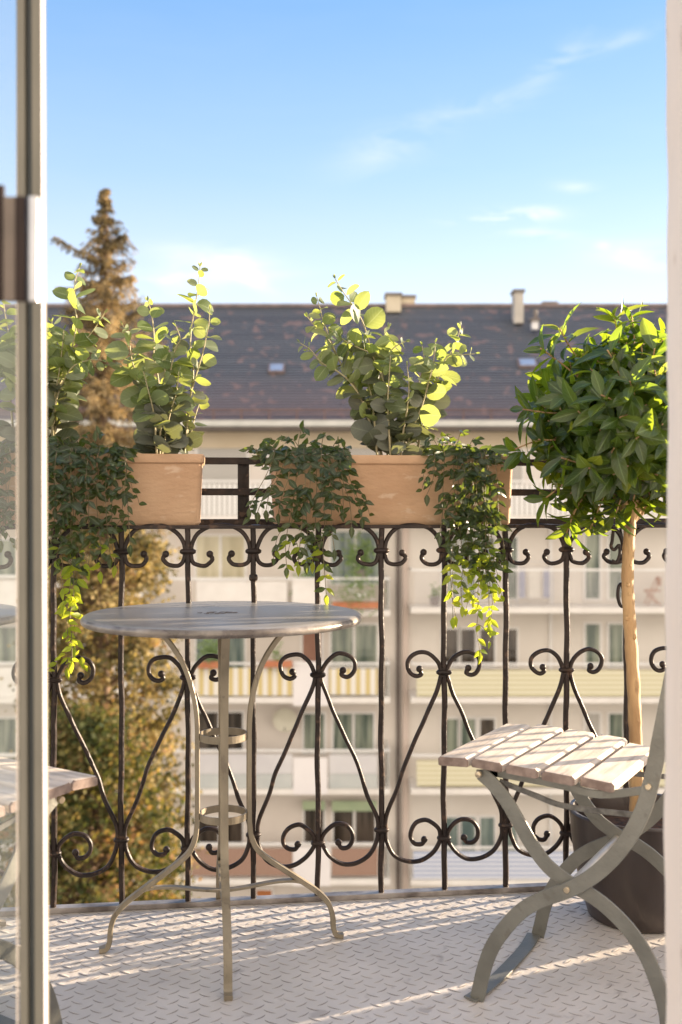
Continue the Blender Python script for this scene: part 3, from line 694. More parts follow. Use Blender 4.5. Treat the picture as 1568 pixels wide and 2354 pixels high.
for f in (fa, fb_):
    m = MB(); sp = spline([(f-.012,-.016,.004),(f-.006,.01,.0045),(f,.10,.0035),(f,CW-.10,.0035),(f-.006,CW-.03,.0045),(f-.01,CW-.005,.004)], 5)
    m.sweep(sp, rect(.030,.0035,.001), (0,0,1)); m.build('foot_bar', M['chairmetal'], ch, 30)
# seat: five slats on two curved side rails
endg = mat('dark end grain', (.16,.115,.095), (.27,.205,.175), .85, 0, 60)
slz = [(.028,.4535,-.06),(.098,.4555,.05),(.168,.4525,.05),(.238,.4485,.06),(.306,.4415,.08)]
def slat_prof(f, z, rot, wdt=.0635, th=.0185):
    c, s_ = math.cos(rot), math.sin(rot); pr = []
    for a, b in ((-wdt/2,-th/2+.002),(-wdt/2+.003,-th/2),(wdt/2-.003,-th/2),(wdt/2,-th/2+.002),(wdt/2,th/2-.005),(wdt/2-.006,th/2),(-wdt/2+.006,th/2),(-wdt/2,th/2-.005)):
        pr.append((f + a*c + b*s_, z - a*s_ + b*c))
    return pr
for i, (f, z, rot) in enumerate(slz):
    m = MB(); pr = slat_prof(f, z, rot); a = -.012 if i < 4 else .006; b = CW + .012 if i < 4 else CW-.012
    if i == 0: b = CW + .004
    ys = [a, a+.003] + [a + (b-a)*q/8 for q in range(1, 8)] + [b-.003, b]
    rg = []
    for y in ys:
        k = .92 if y in (a, b) else 1
        dz = -.004*math.sin(math.pi*(y-a)/(b-a))*0
        rg.append([Vector((f+(p-f)*k, y, z+(q-z)*k + dz)) for p, q in pr])
    m.rings(rg); sl_ = m.build('seat_slat', M['wood'], ch, 25); sl_.data.materials.append(endg)
    for pl_ in sl_.data.polygons:
        if abs(pl_.normal.y) > .5: pl_.material_index = 1
for w0 in (.012, CW-.03):
    m = MB(); sp = spline([(pf[0]-.012,w0,.437),(pf[0]+.03,w0,.4435),(.10,w0,.4435),(.17,w0,.4405),(.24,w0,.4365),(.31,w0,.4295),(pr_[0],w0,pr_[1]-.004)], 5)
    sp = [Vector((p.x, p.y, p.z-.006)) for p in sp]
    m.sweep(sp, rect(.015,.004,.001), (0,1,0)); m.build('seat_rail', M['chairmetal'], ch, 30)
    m = MB(); a = cz(440,505); b = cz(640,585); c = cz(850,660); d = cz(1262,712)
    m.sweep(spline([(a[0],w0-.004,a[1]),(b[0],w0-.004,b[1]),(c[0],w0-.004,c[1]),(d[0],w0-.004,d[1])], 6), rect(.0105,.004,.001), (0,1,0)); m.build('slotted_rail', M['darksteel'], ch, 30)
tp = barA[-1]; t2 = barA[-2]; bx_ = Vector((tp[0]-t2[0], 0, tp[1]-t2[1])).normalized()
for dd in (.035, .115):
    c = Vector((tp[0], 0, tp[1])) - bx_*dd
    m = MB(); M4 = Matrix.Translation(c) @ Matrix.Rotation(math.atan2(bx_.x, bx_.z), 4, 'Y'); m.box((.013,-.002,-.026),(.027,CW-.012,.026), M4); m.build('back_slat', M['wood'], ch, 25, .003)
lc = copy_tree(ch)
lc['label'] = 'slatted folding chair mostly hidden behind the door frame, beside the table'
la = R(-124); lc.rotation_euler = (0,0,la)
lp = Matrix.Rotation(la, 3, 'Z') @ Vector((-.003, CW+.012, 0))
lc.location = Vector((-.4455, 1.905, 0)) - lp + Vector((.012,0,0))

# ------------------------------------------------------------------ door, jambs
A = Vector((-.375, 1.22, 0)); u = Vector((-.236, 1, 0)).normalized(); nrm = Vector((u.y, -u.x, 0))      # u runs from the room out along the leaf
df = thing('door_frame', 'greige and white balcony door frame post with dark gasket at the left', 'door frame', (A.x, A.y, 0))
def quadpost(x0, x1, y0, y1, nm, mt, dx=.003):
    m = MB(); z0, z1 = .002, 2.35
    vs = [(x0+dx,y0,z0),(x1+dx,y0,z0),(x1+dx,y1,z0),(x0+dx,y1,z0),(x0-dx*1.6,y0,z1),(x1-dx*1.6,y0,z1),(x1-dx*1.6,y1,z1),(x0-dx*1.6,y1,z1)]
    m.add([Vector(v)-A for v in vs], [(0,3,2,1),(4,5,6,7),(0,1,5,4),(1,2,6,5),(2,3,7,6),(3,0,4,7)]); return m.build(nm, mt, df, 0, .001)
quadpost(-.3745, -.3648, 1.2200, 1.2405, 'post', M['frame'])
quadpost(-.3646, -.3572, 1.2270, 1.2405, 'gasket', M['gasket'])
quadpost(-.3570, -.3459, 1.2200, 1.2405, 'post', M['frame'])
quadpost(-.3458, -.3454, 1.2195, 1.2310, 'trim', M['white'])
dl = thing('glass_door', 'clear glass balcony door leaf at the far left behind the frame post', 'door', (A.x-.002, A.y+.008, 0))
m = MB(); M4 = Matrix.Rotation(R(14), 4, 'Z'); m.box((-.80,-.004,.03),(-.0015,.004,2.29), M4); m.build('pane', M['glass'], dl, 0)
m = MB(); m.box((-.88,-.02,.02),(-.802,.02,2.32), M4); m.build('stile', M['frame'], dl, 0)
m = MB(); m.box((-.0012,-.006,.03),(.0004,.006,2.29), M4); m.build('edge_strip', M['jamb'], dl, 0)
# hinge between leaf and post
hy = 1.02
def hz(py): return EYE - (py-HY)/F*hy
def hx(px): return (px-CX)/F*hy
h0, h1 = hz(692), hz(452)
hg = thing('door_hinge', 'dark brown and satin steel hinge on the balcony door frame', 'hinge', (hx(30), hy, h0))
for i, (a, b, mt, nm) in enumerate(((-16,8,'brown','back_plate'),(8.5,37,'taupe','cover_strip'),(37.5,60,'brown','side_plate'))):
    m = MB(); m.box((hx(a)-hx(30), -.002*i, 0), (hx(b)-hx(30), .006, h1-h0 + (.012 if i == 0 else 0))); m.build(nm, M[mt], hg, 30, .001)
m = MB(); m.lathe([(.001,-.001),(.0056,.0),(.0058,.003),(.0058,h1-h0-.003),(.0052,h1-h0),(.001,h1-h0)], (hx(76)-hx(30),.002), 24); m.build('knuckle', M['chrome'], hg, 50)
tb2 = copy_tree(tb); tb2.location = (-.998, 2.276, 0); tb2.rotation_euler = (0,0,R(25)); tb2['label'] = 'second grey bistro table, only its rim seen through the glass at the left edge'
sw = thing('side_wall', 'low cream plaster parapet closing the right end of the balcony', 'wall', (1.83, 2.0, 0))
m = MB(); m.box((0,-.67,.003),(.14,.79,.60)); m.build('plaster', M['jamb'], sw, 0)
# right wall reveal
rj = thing('door_jamb', 'cream painted plaster door jamb at the right edge', 'door jamb', (.41, 1.33, 0))
m = MB(); rows = []
nz_ = 90
for k in range(nz_+1):
    z = -.02 + 2.6*k/nz_
    e = .4055 + .0045*(z/1.6) + .0012*math.sin(z*7.3) + .0009*math.sin(z*19+1) + .0007*math.sin(z*43)
    rows.append([Vector((e+.004, 1.325, z)), Vector((e+.0008,1.3235,z)), Vector((e, 1.319, z)), Vector((e+.0005, .70, z)), Vector((.75,.70,z)), Vector((.75,1.325,z))])
m.rings([[v - Vector((.41,1.33,0)) for v in r] for r in rows]); m.build('plaster', M['jamb'], rj, 50)

# ------------------------------------------------------------------ apartment building opposite
WY = 33.0; BY = 31.6                                    # wall plane and balcony front
def X(px, D=WY): return (px-CX)/F*D
def Z(py, D=WY): return EYE - (py-HY)/F*D
bd = thing('apartment_building', 'long pale apartment block with slate roof and balconies', 'building', (0, WY, -16))
Mo = Matrix.Translation((0, -WY, 16))
def part(m, nm, mt, par=bd, sm=0, lab=None):
    o = m.build(nm, mt, par, sm, M=Mo if par == bd or True else None)
    if lab: o['label'] = lab
    return o
fac = mat('pale rendered facade', (.64,.58,.525), (.70,.64,.585), .9, 0, .8, bump=.1, bscale=8)
facl = mat('whiter rendered facade', (.67,.62,.565), (.73,.68,.625), .9, 0, .8)
facy = mat('cream upper facade', (.60,.50,.36), (.66,.56,.42), .9, 0, .8)
slabm = mat('white balcony slab', (.70,.66,.62), (.78,.74,.70), .8, 0, 2)
winf = mat('white window frame', (.72,.70,.68), (.78,.76,.74), .5, 0, 3)
def panemat(nm, a, b): return mat(nm, a, b, .12, 0, 1.6, (3,1,.25), lo=.42, hi=.58)
pg = panemat('curtained glass', (.085,.115,.095), (.29,.32,.255)); pdk = panemat('dark glass', (.03,.025,.02), (.10,.08,.065)); py_ = panemat('cream curtain glass', (.46,.41,.28), (.58,.53,.38)); pb = panemat('blue green glass', (.10,.145,.14), (.26,.31,.28))  # curtain tones set by pane colour
shut = stripes('closed roller shutter', (.40,.38,.35), (.52,.50,.47), 2, 16)
yv = stripes('yellow and white awning cloth', (.74,.70,.64), (.60,.48,.22), 0, 3.4)
yh = stripes('yellow straw matting', (.56,.51,.31), (.70,.66,.52), 2, 7)
bh = stripes('blue and white striped cloth', (.28,.34,.50), (.70,.70,.74), 2, 7.5)
wv = stripes('brown reed screen', (.26,.15,.11), (.38,.25,.19), 0, 9)
lil = mat('frosted balcony panel', (.56,.54,.55), (.64,.62,.62), .5, 0, 1)
glp = mat('grey glass balcony panel', (.46,.48,.47), (.54,.55,.53), .2, 0, 1)
green = mat('green window awning', (.34,.42,.27), (.40,.48,.31), .8, 0, 3)
m = MB(); m.box((-26, WY, -16), (X(915)-.02, WY+11, Z(984)-.1)); part(m, 'wall', fac)
m = MB(); m.box((X(915)+.0, WY+.003, -16), (22, WY+11, Z(984)-.1)); part(m, 'wall', facl)
m = MB(); m.box((-26.1, WY-.06, Z(1030)), (22.1, WY-.003, Z(984))); part(m, 'frieze', facy)
m = MB(); m.box((X(911), WY-.10, -15.9), (X(919), WY-.01, Z(986))); part(m, 'downpipe', mat('dark downpipe', (.10,.075,.065), (.14,.11,.10), .6, 0, 3), lab='dark downpipe between the two halves of the facade')
m = MB(); m.box((X(925), WY-.16, -15.9), (X(938), WY-.01, Z(1040))); part(m, 'pilaster', mat('pinkish pilaster', (.56,.46,.40), (.60,.50,.45), .9, 0, 1))
# roof
EY_, EZ = WY-.9, Z(970, WY-.9); RY, RZ = 38.6, Z(703, 38.6)
def slate():
    mm = bpy.data.materials.new('blue grey slates'); mm.use_nodes = True; t = mm.node_tree; b = t.nodes['Principled BSDF']; b.inputs['Roughness'].default_value = .65
    tc = N(t,'ShaderNodeTexCoord'); br = N(t,'ShaderNodeTexBrick'); br.inputs['Scale'].default_value = 1; br.inputs['Brick Width'].default_value = 60; br.inputs['Row Height'].default_value = .10; br.inputs['Mortar Size'].default_value = .026
    br.inputs['Color1'].default_value = (.108,.116,.132,1); br.inputs['Color2'].default_value = (.152,.160,.176,1); br.inputs['Mortar'].default_value = (.018,.018,.022,1)
    sp = N(t,'ShaderNodeSeparateXYZ'); cb = N(t,'ShaderNodeCombineXYZ'); t.links.new(tc.outputs['Object'], sp.inputs[0]); t.links.new(sp.outputs[0], cb.inputs[0]); t.links.new(sp.outputs[2], cb.inputs[1]); t.links.new(cb.outputs[0], br.inputs[0])
    mp = N(t,'ShaderNodeMapping'); mp.inputs['Scale'].default_value = (1.1,1,1.3); t.links.new(tc.outputs['Object'], mp.inputs[0])
    n = N(t,'ShaderNodeTexNoise'); n.inputs['Scale'].default_value = 2.6; n.inputs['Detail'].default_value = 3; t.links.new(mp.outputs[0], n.inputs[0])
    mr = N(t,'ShaderNodeMapRange'); mr.inputs[1].default_value = .58; mr.inputs[2].default_value = .64; mr.inputs[4].default_value = .55; t.links.new(n.outputs[0], mr.inputs[0])
    mx = N(t,'ShaderNodeMix',data_type='RGBA'); mx.inputs[7].default_value = (.26,.16,.14,1); t.links.new(mr.outputs[0], mx.inputs[0]); t.links.new(br.outputs[0], mx.inputs[6])
    # rustier towards the eaves, where the old tiles are
    n2 = N(t,'ShaderNodeTexNoise'); n2.inputs['Scale'].default_value = .35; t.links.new(tc.outputs['Object'], n2.inputs[0])
    zr = N(t,'ShaderNodeMapRange'); zr.inputs[1].default_value = 16+EZ+1.9; zr.inputs[2].default_value = 16+EZ; zr.inputs[4].default_value = .75; t.links.new(sp.outputs[2], zr.inputs[0])
    ml = N(t,'ShaderNodeMath',operation='MULTIPLY'); t.links.new(zr.outputs[0], ml.inputs[0]); t.links.new(n2.outputs[0], ml.inputs[1])
    m2 = N(t,'ShaderNodeMix',data_type='RGBA'); m2.inputs[7].default_value = (.20,.12,.11,1); t.links.new(ml.outputs[0], m2.inputs[0]); t.links.new(mx.outputs[2], m2.inputs[6])
    t.links.new(m2.outputs[2], b.inputs['Base Color'])
    bp = N(t,'ShaderNodeBump'); bp.inputs['Strength'].default_value = .5; bp.inputs['Distance'].default_value = .03; t.links.new(br.outputs[1], bp.inputs['Height']); bp.invert = True; t.links.new(bp.outputs[0], b.inputs['Normal'])
    return mm
m = MB(); vs = [(-27,EY_,EZ),(23,EY_,EZ),(23,RY,RZ),(-27,RY,RZ),(-27,2*RY-EY_,EZ),(23,2*RY-EY_,EZ)]
m.add(vs, [(0,1,2,3),(3,2,5,4),(0,3,4),(1,5,2),(0,4,5,1)]); roof = part(m, 'roof', slate())
SL = (RZ-EZ)/(RY-EY_)
def onroof(px, py):
    # intersection of the sight line with the roof plane
    k = (HY-py)/F; D = (EZ - EYE - SL*EY_)/(k - SL); return Vector(((px-CX)/F*D, D, EYE + k*D))
m = MB(); m.box((-27, EY_-.14, EZ-.13), (23, EY_-.002, EZ+.05)); part(m, 'gutter', mat('pale zinc gutter', (.46,.46,.43), (.56,.55,.52), .5, .2, 2), roof)
m = MB(); m.box((-26.9, EY_-.06, EZ-.24), (22.9, WY-.07, EZ-.14)); part(m, 'soffit', mat('dark soffit', (.13,.11,.10), (.17,.14,.12), .8, 0, 2), roof)
m = MB(); m.box((-27, RY-.12, RZ-.05), (23, RY+.12, RZ+.07)); part(m, 'ridge', mat('ridge tiles', (.15,.12,.12), (.24,.18,.17), .7, 0, 3), roof, 0)
m = MB()
for k in range(60): 
    x_ = -26 + k*.85; p0 = Vector((x_, EY_+.12, EZ+.10+.12*SL)); m.box((x_-.02, EY_+.10, EZ), (x_+.02, EY_+.15, EZ+.42))
m.box((-26.5, EY_+.10, EZ+.36), (22.5, EY_+.13, EZ+.40)); m.box((-26.5, EY_+.10, EZ+.24), (22.5, EY_+.13, EZ+.27)); part(m, 'snow_guard', mat('rusty snow guard', (.16,.10,.09), (.22,.14,.12), .8, 0, 3), roof)
chm = mat('cream chimney render', (.52,.45,.33), (.62,.55,.43), .9, 0, 1.6, spots=(2.2,.6,(.36,.29,.22),.6)); cap = mat('chimney cap', (.14,.12,.11), (.2,.17,.15), .8, 0, 3)
def chimney(x0, x1, yt, yb, D, dep, mt=chm):
    m = MB(); m.box((X(x0,D), D, Z(yb,D)), (X(x1,D), D+dep, Z(yt,D))); o = part(m, 'chimney', mt, roof)
    m = MB(); m.box((X(x0,D)-.05, D-.05, Z(yt,D)+.003), (X(x1,D)+.05, D+dep+.05, Z(yt,D)+.10)); part(m, 'chimney_cap', cap, roof)
chimney(888, 922, 679, 716, 38.0, .8); chimney(922.5, 954, 684, 704, 38.7, .7); 
chimney(1183, 1204, 671, 742, 37.2, .6, mat('grey chimney render', (.42,.39,.35), (.52,.48,.43), .9, 0, 2))
chimney(1250, 1280, 699, 712, 38.9, .6)
chimney(1224, 1238, 738, 756, 36.6, .3, mat('white flue', (.66,.64,.64), (.72,.7,.7), .6, 0, 2))
m = MB(); m.tube([P(1231,738,36.75), P(1231,712,36.75)], .07, 10); part(m, 'flue', cap, roof)
def skylight(px, py, w_, h_):
    c = onroof(px, py); ang = math.atan(SL); M4 = Matrix.Translation(c) @ Matrix.Rotation(ang, 4, 'X')
    m = MB(); m.box((-w_/2-.06,-h_/2-.06,.002),(w_/2+.06,h_/2+.06,.09), M4); f = part(m, 'skylight_frame', mat('skylight frame', (.16,.12,.12), (.2,.15,.14), .7, 0, 3), roof)
    m = MB(); m.box((-w_/2,-h_/2,.092),(w_/2,h_/2,.11), M4); part(m, 'skylight_pane', mat('skylight glass', (.5,.56,.62), (.58,.62,.68), .08, .6, 3), roof)
skylight(636, 850, .42, .42); skylight(1212, 838, .5, .42)
# storeys
def win(x0, x1, y0, y1, pane, mull=0, D=WY):
    m = MB(); a, b, c, d = X(x0), X(x1), Z(y1), Z(y0); f_ = .07
    m.box((a-f_, D-.05, c-f_), (a, D-.004, d+f_)); m.box((b, D-.05, c-f_), (b+f_, D-.004, d+f_)); m.box((a, D-.05, d), (b, D-.004, d+f_)); m.box((a, D-.05, c-f_), (b, D-.004, c))
    for q in range(mull): xx = a + (b-a)*(q+1)/(mull+1); m.box((xx-.04, D-.046, c), (xx+.04, D-.005, d))
    f = part(m, 'window', winf); m = MB(); m.box((a, D-.02, c), (b, D-.006, d)); part(m, 'pane', pane, f)
def balcony(x0, x1, ys, panels, rail_y=None, D=BY, thick=.17):
    """ys: row of the slab's lower edge in the photo; panels: (x0, x1, y0, y1, material)"""
    z0 = Z(ys, D); m = MB(); m.box((X(x0,D), D, z0), (X(x1,D), WY-.001, z0+thick)); s = part(m, 'balcony', slabm)
    for (a, b, c, d, mt) in panels:
        m = MB(); m.box((X(a,D), D-.02, Z(d,D)), (X(b,D), D+.02, Z(c,D))); part(m, 'balcony_panel', mt, s)
    if rail_y:
        m = MB(); zr = Z(rail_y, D); m.box((X(x0,D)+.01, D-.035, zr), (X(x1,D)-.01, D+.035, zr+.06))
        m.box((X(x1,D)-.07, D+.04, zr), (X(x1,D)-.02, WY-.01, zr+.05)); m.box((X(x0,D)+.02, D+.04, zr), (X(x0,D)+.07, WY-.01, zr+.05))
        part(m, 'handrail', winf, s)
    m = MB(); zt = Z(rail_y or ys-70, D); m.box((X(x1,D)-.06, D+.05, z0+thick+.05), (X(x1,D)-.03, WY-.05, zt-.05)); part(m, 'side_panel', glp, s)
    return s
ST = 208.3
# top storey: shutters, balcony with white bars
for a, b in ((60,150),(220,330),(455,567),(620,700),(760,870),(985,1080),(1130,1200),(1290,1370),(1440,1520)):
    win(a, b, 1028, 1178 if b-a > 100 else 1150, shut, 0)
bars = stripes('white balcony bars', (.76,.74,.72), (.42,.40,.37), 0, 6.5, .6)
balcony(380, 897, 1198, [(384,893,1112,1184,bars)], 1108)
balcony(945, 1640, 1196, [(949,1636,1112,1184,bars)], 1108)
balcony(-120, 330, 1198, [(-116,326,1112,1184,bars)], 1108)
# left block, storey by storey
LB = [(1228,1318), (1440,1522), (1637,1722), (1836,1930), (2045,2110)]
win(452,562, 1232,1330, py_, 1); win(700,735,1232,1395,pb); win(762,872,1222,1340,pb,1)
win(452,562, 1448,1535, pb, 1); win(696,738,1448,1520, mat('brown red shutter',(.26,.13,.09),(.32,.17,.12),.7,0,2)); win(762,866,1436,1530,pg,1)
win(452,558, 1637,1722, pdk, 1); win(699,745,1640,1728,pg); win(767,858,1640,1728,pg,1)
win(300,352, 1637,1740, pdk); win(700,744,1852,1935,pdk); win(767,862,1855,1935,pdk,1); win(452,558,1880,1935,pdk,1)
win(590,625,2045,2110,mat('orange door',(.45,.16,.05),(.5,.2,.07),.7,0,2)); win(767,862,2050,2140,pg,1)
for (a, b, c, d) in ((700,744,1833,1853),(767,862,1833,1856)):
    m = MB(); m.box((X(a)-.05, WY-.40, Z(d)), (X(b)+.05, WY-.36, Z(c))); part(m, 'awning', green)
white = mat('white solid parapet', (.72,.68,.68), (.78,.74,.73), .8, 0, 1)
balcony(384, 897, 1416, [(452,660,1336,1404,slabm),(672,750,1330,1408,slabm)], 1332)
balcony(384, 897, 1616, [(448,672,1535,1598,yv),(674,754,1520,1622,white),(757,868,1537,1596,yv)], 1527)
balcony(384, 897, 1826, [(456,672,1733,1778,lil),(456,672,1779,1812,glp),(674,753,1741,1826,white),(757,868,1735,1778,lil),(757,868,1779,1812,glp)], 1727)
balcony(384, 897, 2034, [(440,672,1950,2012,wv),(674,760,1946,2036,white),(763,868,1950,2012,wv)], 1942)
balcony(384, 897, 2243, [(440,868,2155,2230,lil)], 2150)
for ys in (1416,1616,1826,2034,2243):
    balcony(-130, 330, ys, [(-126,326,ys-82,ys-14,slabm)], ys-90)
    for a, b in ((-60,40),(90,160),(215,300)): win(a, b, ys-175, ys-92, pg, 1)
# right block
for k, (y0, y1) in enumerate(((1225,1375),(1436,1530),(1642,1745),(1868,1965),(2075,2180))):
    g1 = (pg, pdk, pg, pb, pg)[k]
    for a, b in ((1018,1052),(1060,1092),(1104,1136),(1160,1188)):
        if k == 2 and a > 1150: continue
        win(a, b, y0+10, y1, g1 if not (k == 2 and a > 1100) else pdk)
    for a, b in ((1346,1378),(1400,1432),(1540,1575)):
        win(a, b, y0-2, y1, pg if not (k == 2 and a < 1380) else shut)
balcony(945, 1640, 1409, [], 1312)
balcony(945, 1640, 1616, [(958,1636,1540,1600,yh)], 1528)
balcony(945, 1640, 1826, [(958,1636,1748,1806,yh)], 1738)
balcony(945, 1640, 2035, [(950,1636,1956,2020,bh)], 1950)
balcony(945, 1640, 2245, [(950,1636,2165,2230,lil)], 2160)
m = MB()
for k in range(150): xx = X(955,BY) + k*.062; m.box((xx-.006, BY-.006, Z(1396,BY)), (xx+.006, BY+.006, Z(1312,BY)))
part(m, 'railing_bars', lil)
m = MB(); m.box((X(1262), WY-.12, -15.9), (X(1268), WY-.02, Z(1040))); part(m, 'downpipe', winf, lab='white downpipe on the right half of the facade')
# things on the balconies opposite
def bt_(px, py, D): return P(px, py, D)
c = P(655, 1655, WY-.5)
sd = thing('satellite_dish', 'round cream satellite dish on the wall of the opposite block', 'satellite dish', c)
m = MB(); rg = []
for r_, y_ in ((.001,.09),(.12,.083),(.24,.06),(.33,.02),(.37,-.01)):
    rg.append([Vector((r_*math.cos(t), y_, r_*math.sin(t))) for t in [2*math.pi*q/28 for q in range(28)]])
m.rings(rg, True, False); m.rings([[v+Vector((0,.012,0)) for v in r] for r in rg], True, False); m.build('dish', mat('cream dish', (.55,.52,.42), (.6,.57,.47), .6, 0, 3), sd, 60)
m = MB(); m.tube([(0,.09,-.05),(0,.49,-.12)], .03, 8); m.tube([(0,.05,-.35),(0,-.35,-.15)], .015, 8); m.build('arm', cap, sd, 60)
def folding(px, py, D, label, mt, grp, sc=1):
    t = thing('balcony_chair', label, 'chair', P(px, py, D), 0, grp)
    m = MB(); m.box((-.2,-.2,.43),(.2,.2,.46)); m.build('seat', mt, t); m = MB(); m.box((.18,-.2,.60),(.21,.2,.86)); m.build('backrest', mt, t)
    for x_, x2 in ((-.2,.2),(.2,-.18)):
        for y_ in (-.19,.19):
            m = MB(); m.tube([(x2,y_,0),(x_,y_,.44)] if x_ < 0 else [(-.2,y_,0),(.2,y_,.86)], .018, 6); m.build('leg', mt, t)
wdm = mat('reddish balcony wood', (.42,.20,.12), (.5,.26,.16), .7, 0, 4); mgr = mat('grey brown furniture', (.2,.17,.16), (.25,.21,.2), .7, 0, 4)
folding(1500, 1390, 32.4, 'reddish wooden folding chair on the opposite right balcony', wdm, 'chairs on the opposite balconies')
folding(608, 1805, 32.2, 'grey brown chair behind the frosted balcony panel opposite', mgr, 'chairs on the opposite balconies')
folding(648, 1805, 32.3, 'grey brown chair next to the satellite dish balcony panel end opposite', mgr, 'chairs on the opposite balconies')
# drying rack
t = thing('drying_rack', 'tall pale drying rack standing on the opposite right balcony', 'drying rack', P(1230, 1392, 32.3))
for x_ in (-.55,.55):
    m = MB(); m.tube([(x_,0,0),(x_,0,1.35)], .02, 6); m.build('post', lil, t)
for z_ in (.3,.6,.9,1.2,1.35):
    m = MB(); m.tube([(-.55,0,z_),(.55,0,z_)], .012, 6); m.build('bar', lil, t)
for q, (a, b, mt) in enumerate(((-.48,-.3,'a'),(-.2,.15,'b'),(.25,.45,'a'))):
    m = MB(); m.box((a,-.012,.25),(b,.012,1.15)); m.build('laundry', mat('blue grey cloth '+mt, (.30,.31,.42) if mt == 'a' else (.68,.64,.58), (.38,.39,.5) if mt == 'a' else (.74,.7,.64), .9, 0, 5), t)
# flower boxes and shrubs on the opposite balconies
blm = leafmat('distant shrub leaf', [(.05,.12,.02),(.10,.19,.03),(.04,.09,.02)], [(.2,.35,.03),(.3,.45,.05)], .35, .6)
bxm = mat('orange flower box', (.45,.16,.08), (.52,.21,.11), .8, 0, 3)
def clump(m, c, rx, rz, n, sz, seed=0):
    r_ = random.Random(seed)
    for q in range(n):
        v = Vector((r_.gauss(0,.45), r_.gauss(0,.4), r_.gauss(0,.45))); p = c + Vector((v.x*rx, v.y*rx*.7, v.z*rz))
        d = Vector((r_.uniform(-1,1), r_.uniform(-1,1), r_.uniform(-.6,1))).normalized(); e = d.orthogonal().normalized(); 
        o = len(m.v); s_ = sz*r_.uniform(.6,1.3)
        for a, b in ((0,0),(.5,.32),(1,0),(.5,-.32)): m.v.append(tuple(p + d*a*s_ + e*b*s_)); m.uv.append((a, .5+b*.4))
        m.f.append((o,o+1,o+2,o+3))
k = 0
for (x0, x1, yb, rz, lab) in ((455,520,1535,.55,'orange flower box with a round green shrub on the striped balcony'),(602,672,1533,.35,'orange flower box with a leggy plant beside the white parapet'),(764,872,1398,.75,'long reddish flower box full of white flowers and greenery opposite')):
    k += 1; D = BY-.12; c0 = P((x0+x1)/2, yb, D); hw = (x1-x0)/2/F*D
    t = thing('flower_box', lab, 'flower box', c0, 0, 'flower boxes on the opposite balconies')
    m = MB(); m.box((-hw,-.09,0),(hw,.08,.19)); m.build('box', bxm, t, 0, .01)
    m = MB(); clump(m, Vector((0 if k != 1 else -.05,0,.19+rz*.45)), hw*(.9 if k != 2 else .35), rz, 420 if k != 2 else 90, .10, k); m.build('foliage', blm, t, 0)
    if k == 3:
        m = MB(); clump(m, Vector((-.1,-.1,.5)), hw*.8, .4, 40, .10, 9); m.build('blossom', mat('white blossom', (.75,.72,.7), (.8,.78,.75), .8, 0, 3), t, 0)
for q, (px, py, r_, lab) in enumerate(((705,1395,.5,'green shrub on the upper left balcony opposite'),(830,1330,.65,'dark bushy shrub above the white flowers opposite'),(1000,1392,.18,'small dark pot on the opposite right balcony'))):
    c = P(px, py, WY-.8); t = thing('balcony_plant', lab, 'plant', c, 0, 'plants on the opposite balconies')
    m = MB(); m.lathe([(.12,0),(.17,.28),(.15,.28),(.1,.2)], n=16); m.build('pot', mgr, t, 40)
    m = MB(); clump(m, Vector((0,0,.28+r_*.6)), r_*.8, r_, 500 if r_ > .3 else 60, .12, q+20); m.build('foliage', blm, t, 0)

# ------------------------------------------------------------------ trees in the courtyard
def treemat(nm, cs, trans, sc, pos=None):
    m = bpy.data.materials.new(nm); m.use_nodes = True; t = m.node_tree; b = t.nodes['Principled BSDF']; out = t.nodes['Material Output']; b.inputs['Roughness'].default_value = .7; b.inputs['Specular IOR Level'].default_value = .2
    tc = N(t,'ShaderNodeTexCoord'); n = N(t,'ShaderNodeTexNoise'); n.inputs['Scale'].default_value = sc; n.inputs['Detail'].default_value = 3; t.links.new(tc.outputs['Object'], n.inputs[0])
    g = N(t,'ShaderNodeNewGeometry'); a = N(t,'ShaderNodeMath',operation='MULTIPLY_ADD'); a.inputs[1].default_value = .30; t.links.new(g.outputs['Random Per Island'], a.inputs[0]); t.links.new(n.outputs[0], a.inputs[2])
    r = N(t,'ShaderNodeValToRGB'); e = r.color_ramp.elements
    while len(e) < len(cs): e.new(.5)
    for i, c in enumerate(cs): e[i].position = .42 + .48*i/(len(cs)-1); e[i].color = (*c,1)
    t.links.new(a.outputs[0], r.inputs[0]); t.links.new(r.outputs[0], b.inputs['Base Color'])
    tr = N(t,'ShaderNodeBsdfTranslucent'); mx = N(t,'ShaderNodeMix',data_type='RGBA',blend_type='MULTIPLY'); mx.inputs[0].default_value = 1; mx.inputs[7].default_value = (*trans,1); t.links.new(r.outputs[0], mx.inputs[6]); t.links.new(mx.outputs[2], tr.inputs[0])
    ms = N(t,'ShaderNodeMixShader'); ms.inputs[0].default_value = .4; t.links.new(b.outputs[0], ms.inputs[1]); t.links.new(tr.outputs[0], ms.inputs[2]); t.links.new(ms.outputs[0], out.inputs[0]); return m
barkt = mat('brown tree bark', (.10,.065,.04), (.17,.11,.07), .9, 0, 6, (1,1,.3), bump=1, bscale=8)
def tuftleaf(m, p, d, L, W):
    d = d.normalized(); e = d.cross(Vector((rt.uniform(-1,1),rt.uniform(-1,1),rt.uniform(-.3,.3)))).normalized(); o = len(m.v)
    for a, b in ((0,0),(.45,.5),(1,0),(.45,-.5)): m.v.append(tuple(p + d*a*L + e*b*W)); m.uv.append((a,.5+b*.5))
    m.f.append((o,o+1,o+2,o+3))
rt = random.Random(21)
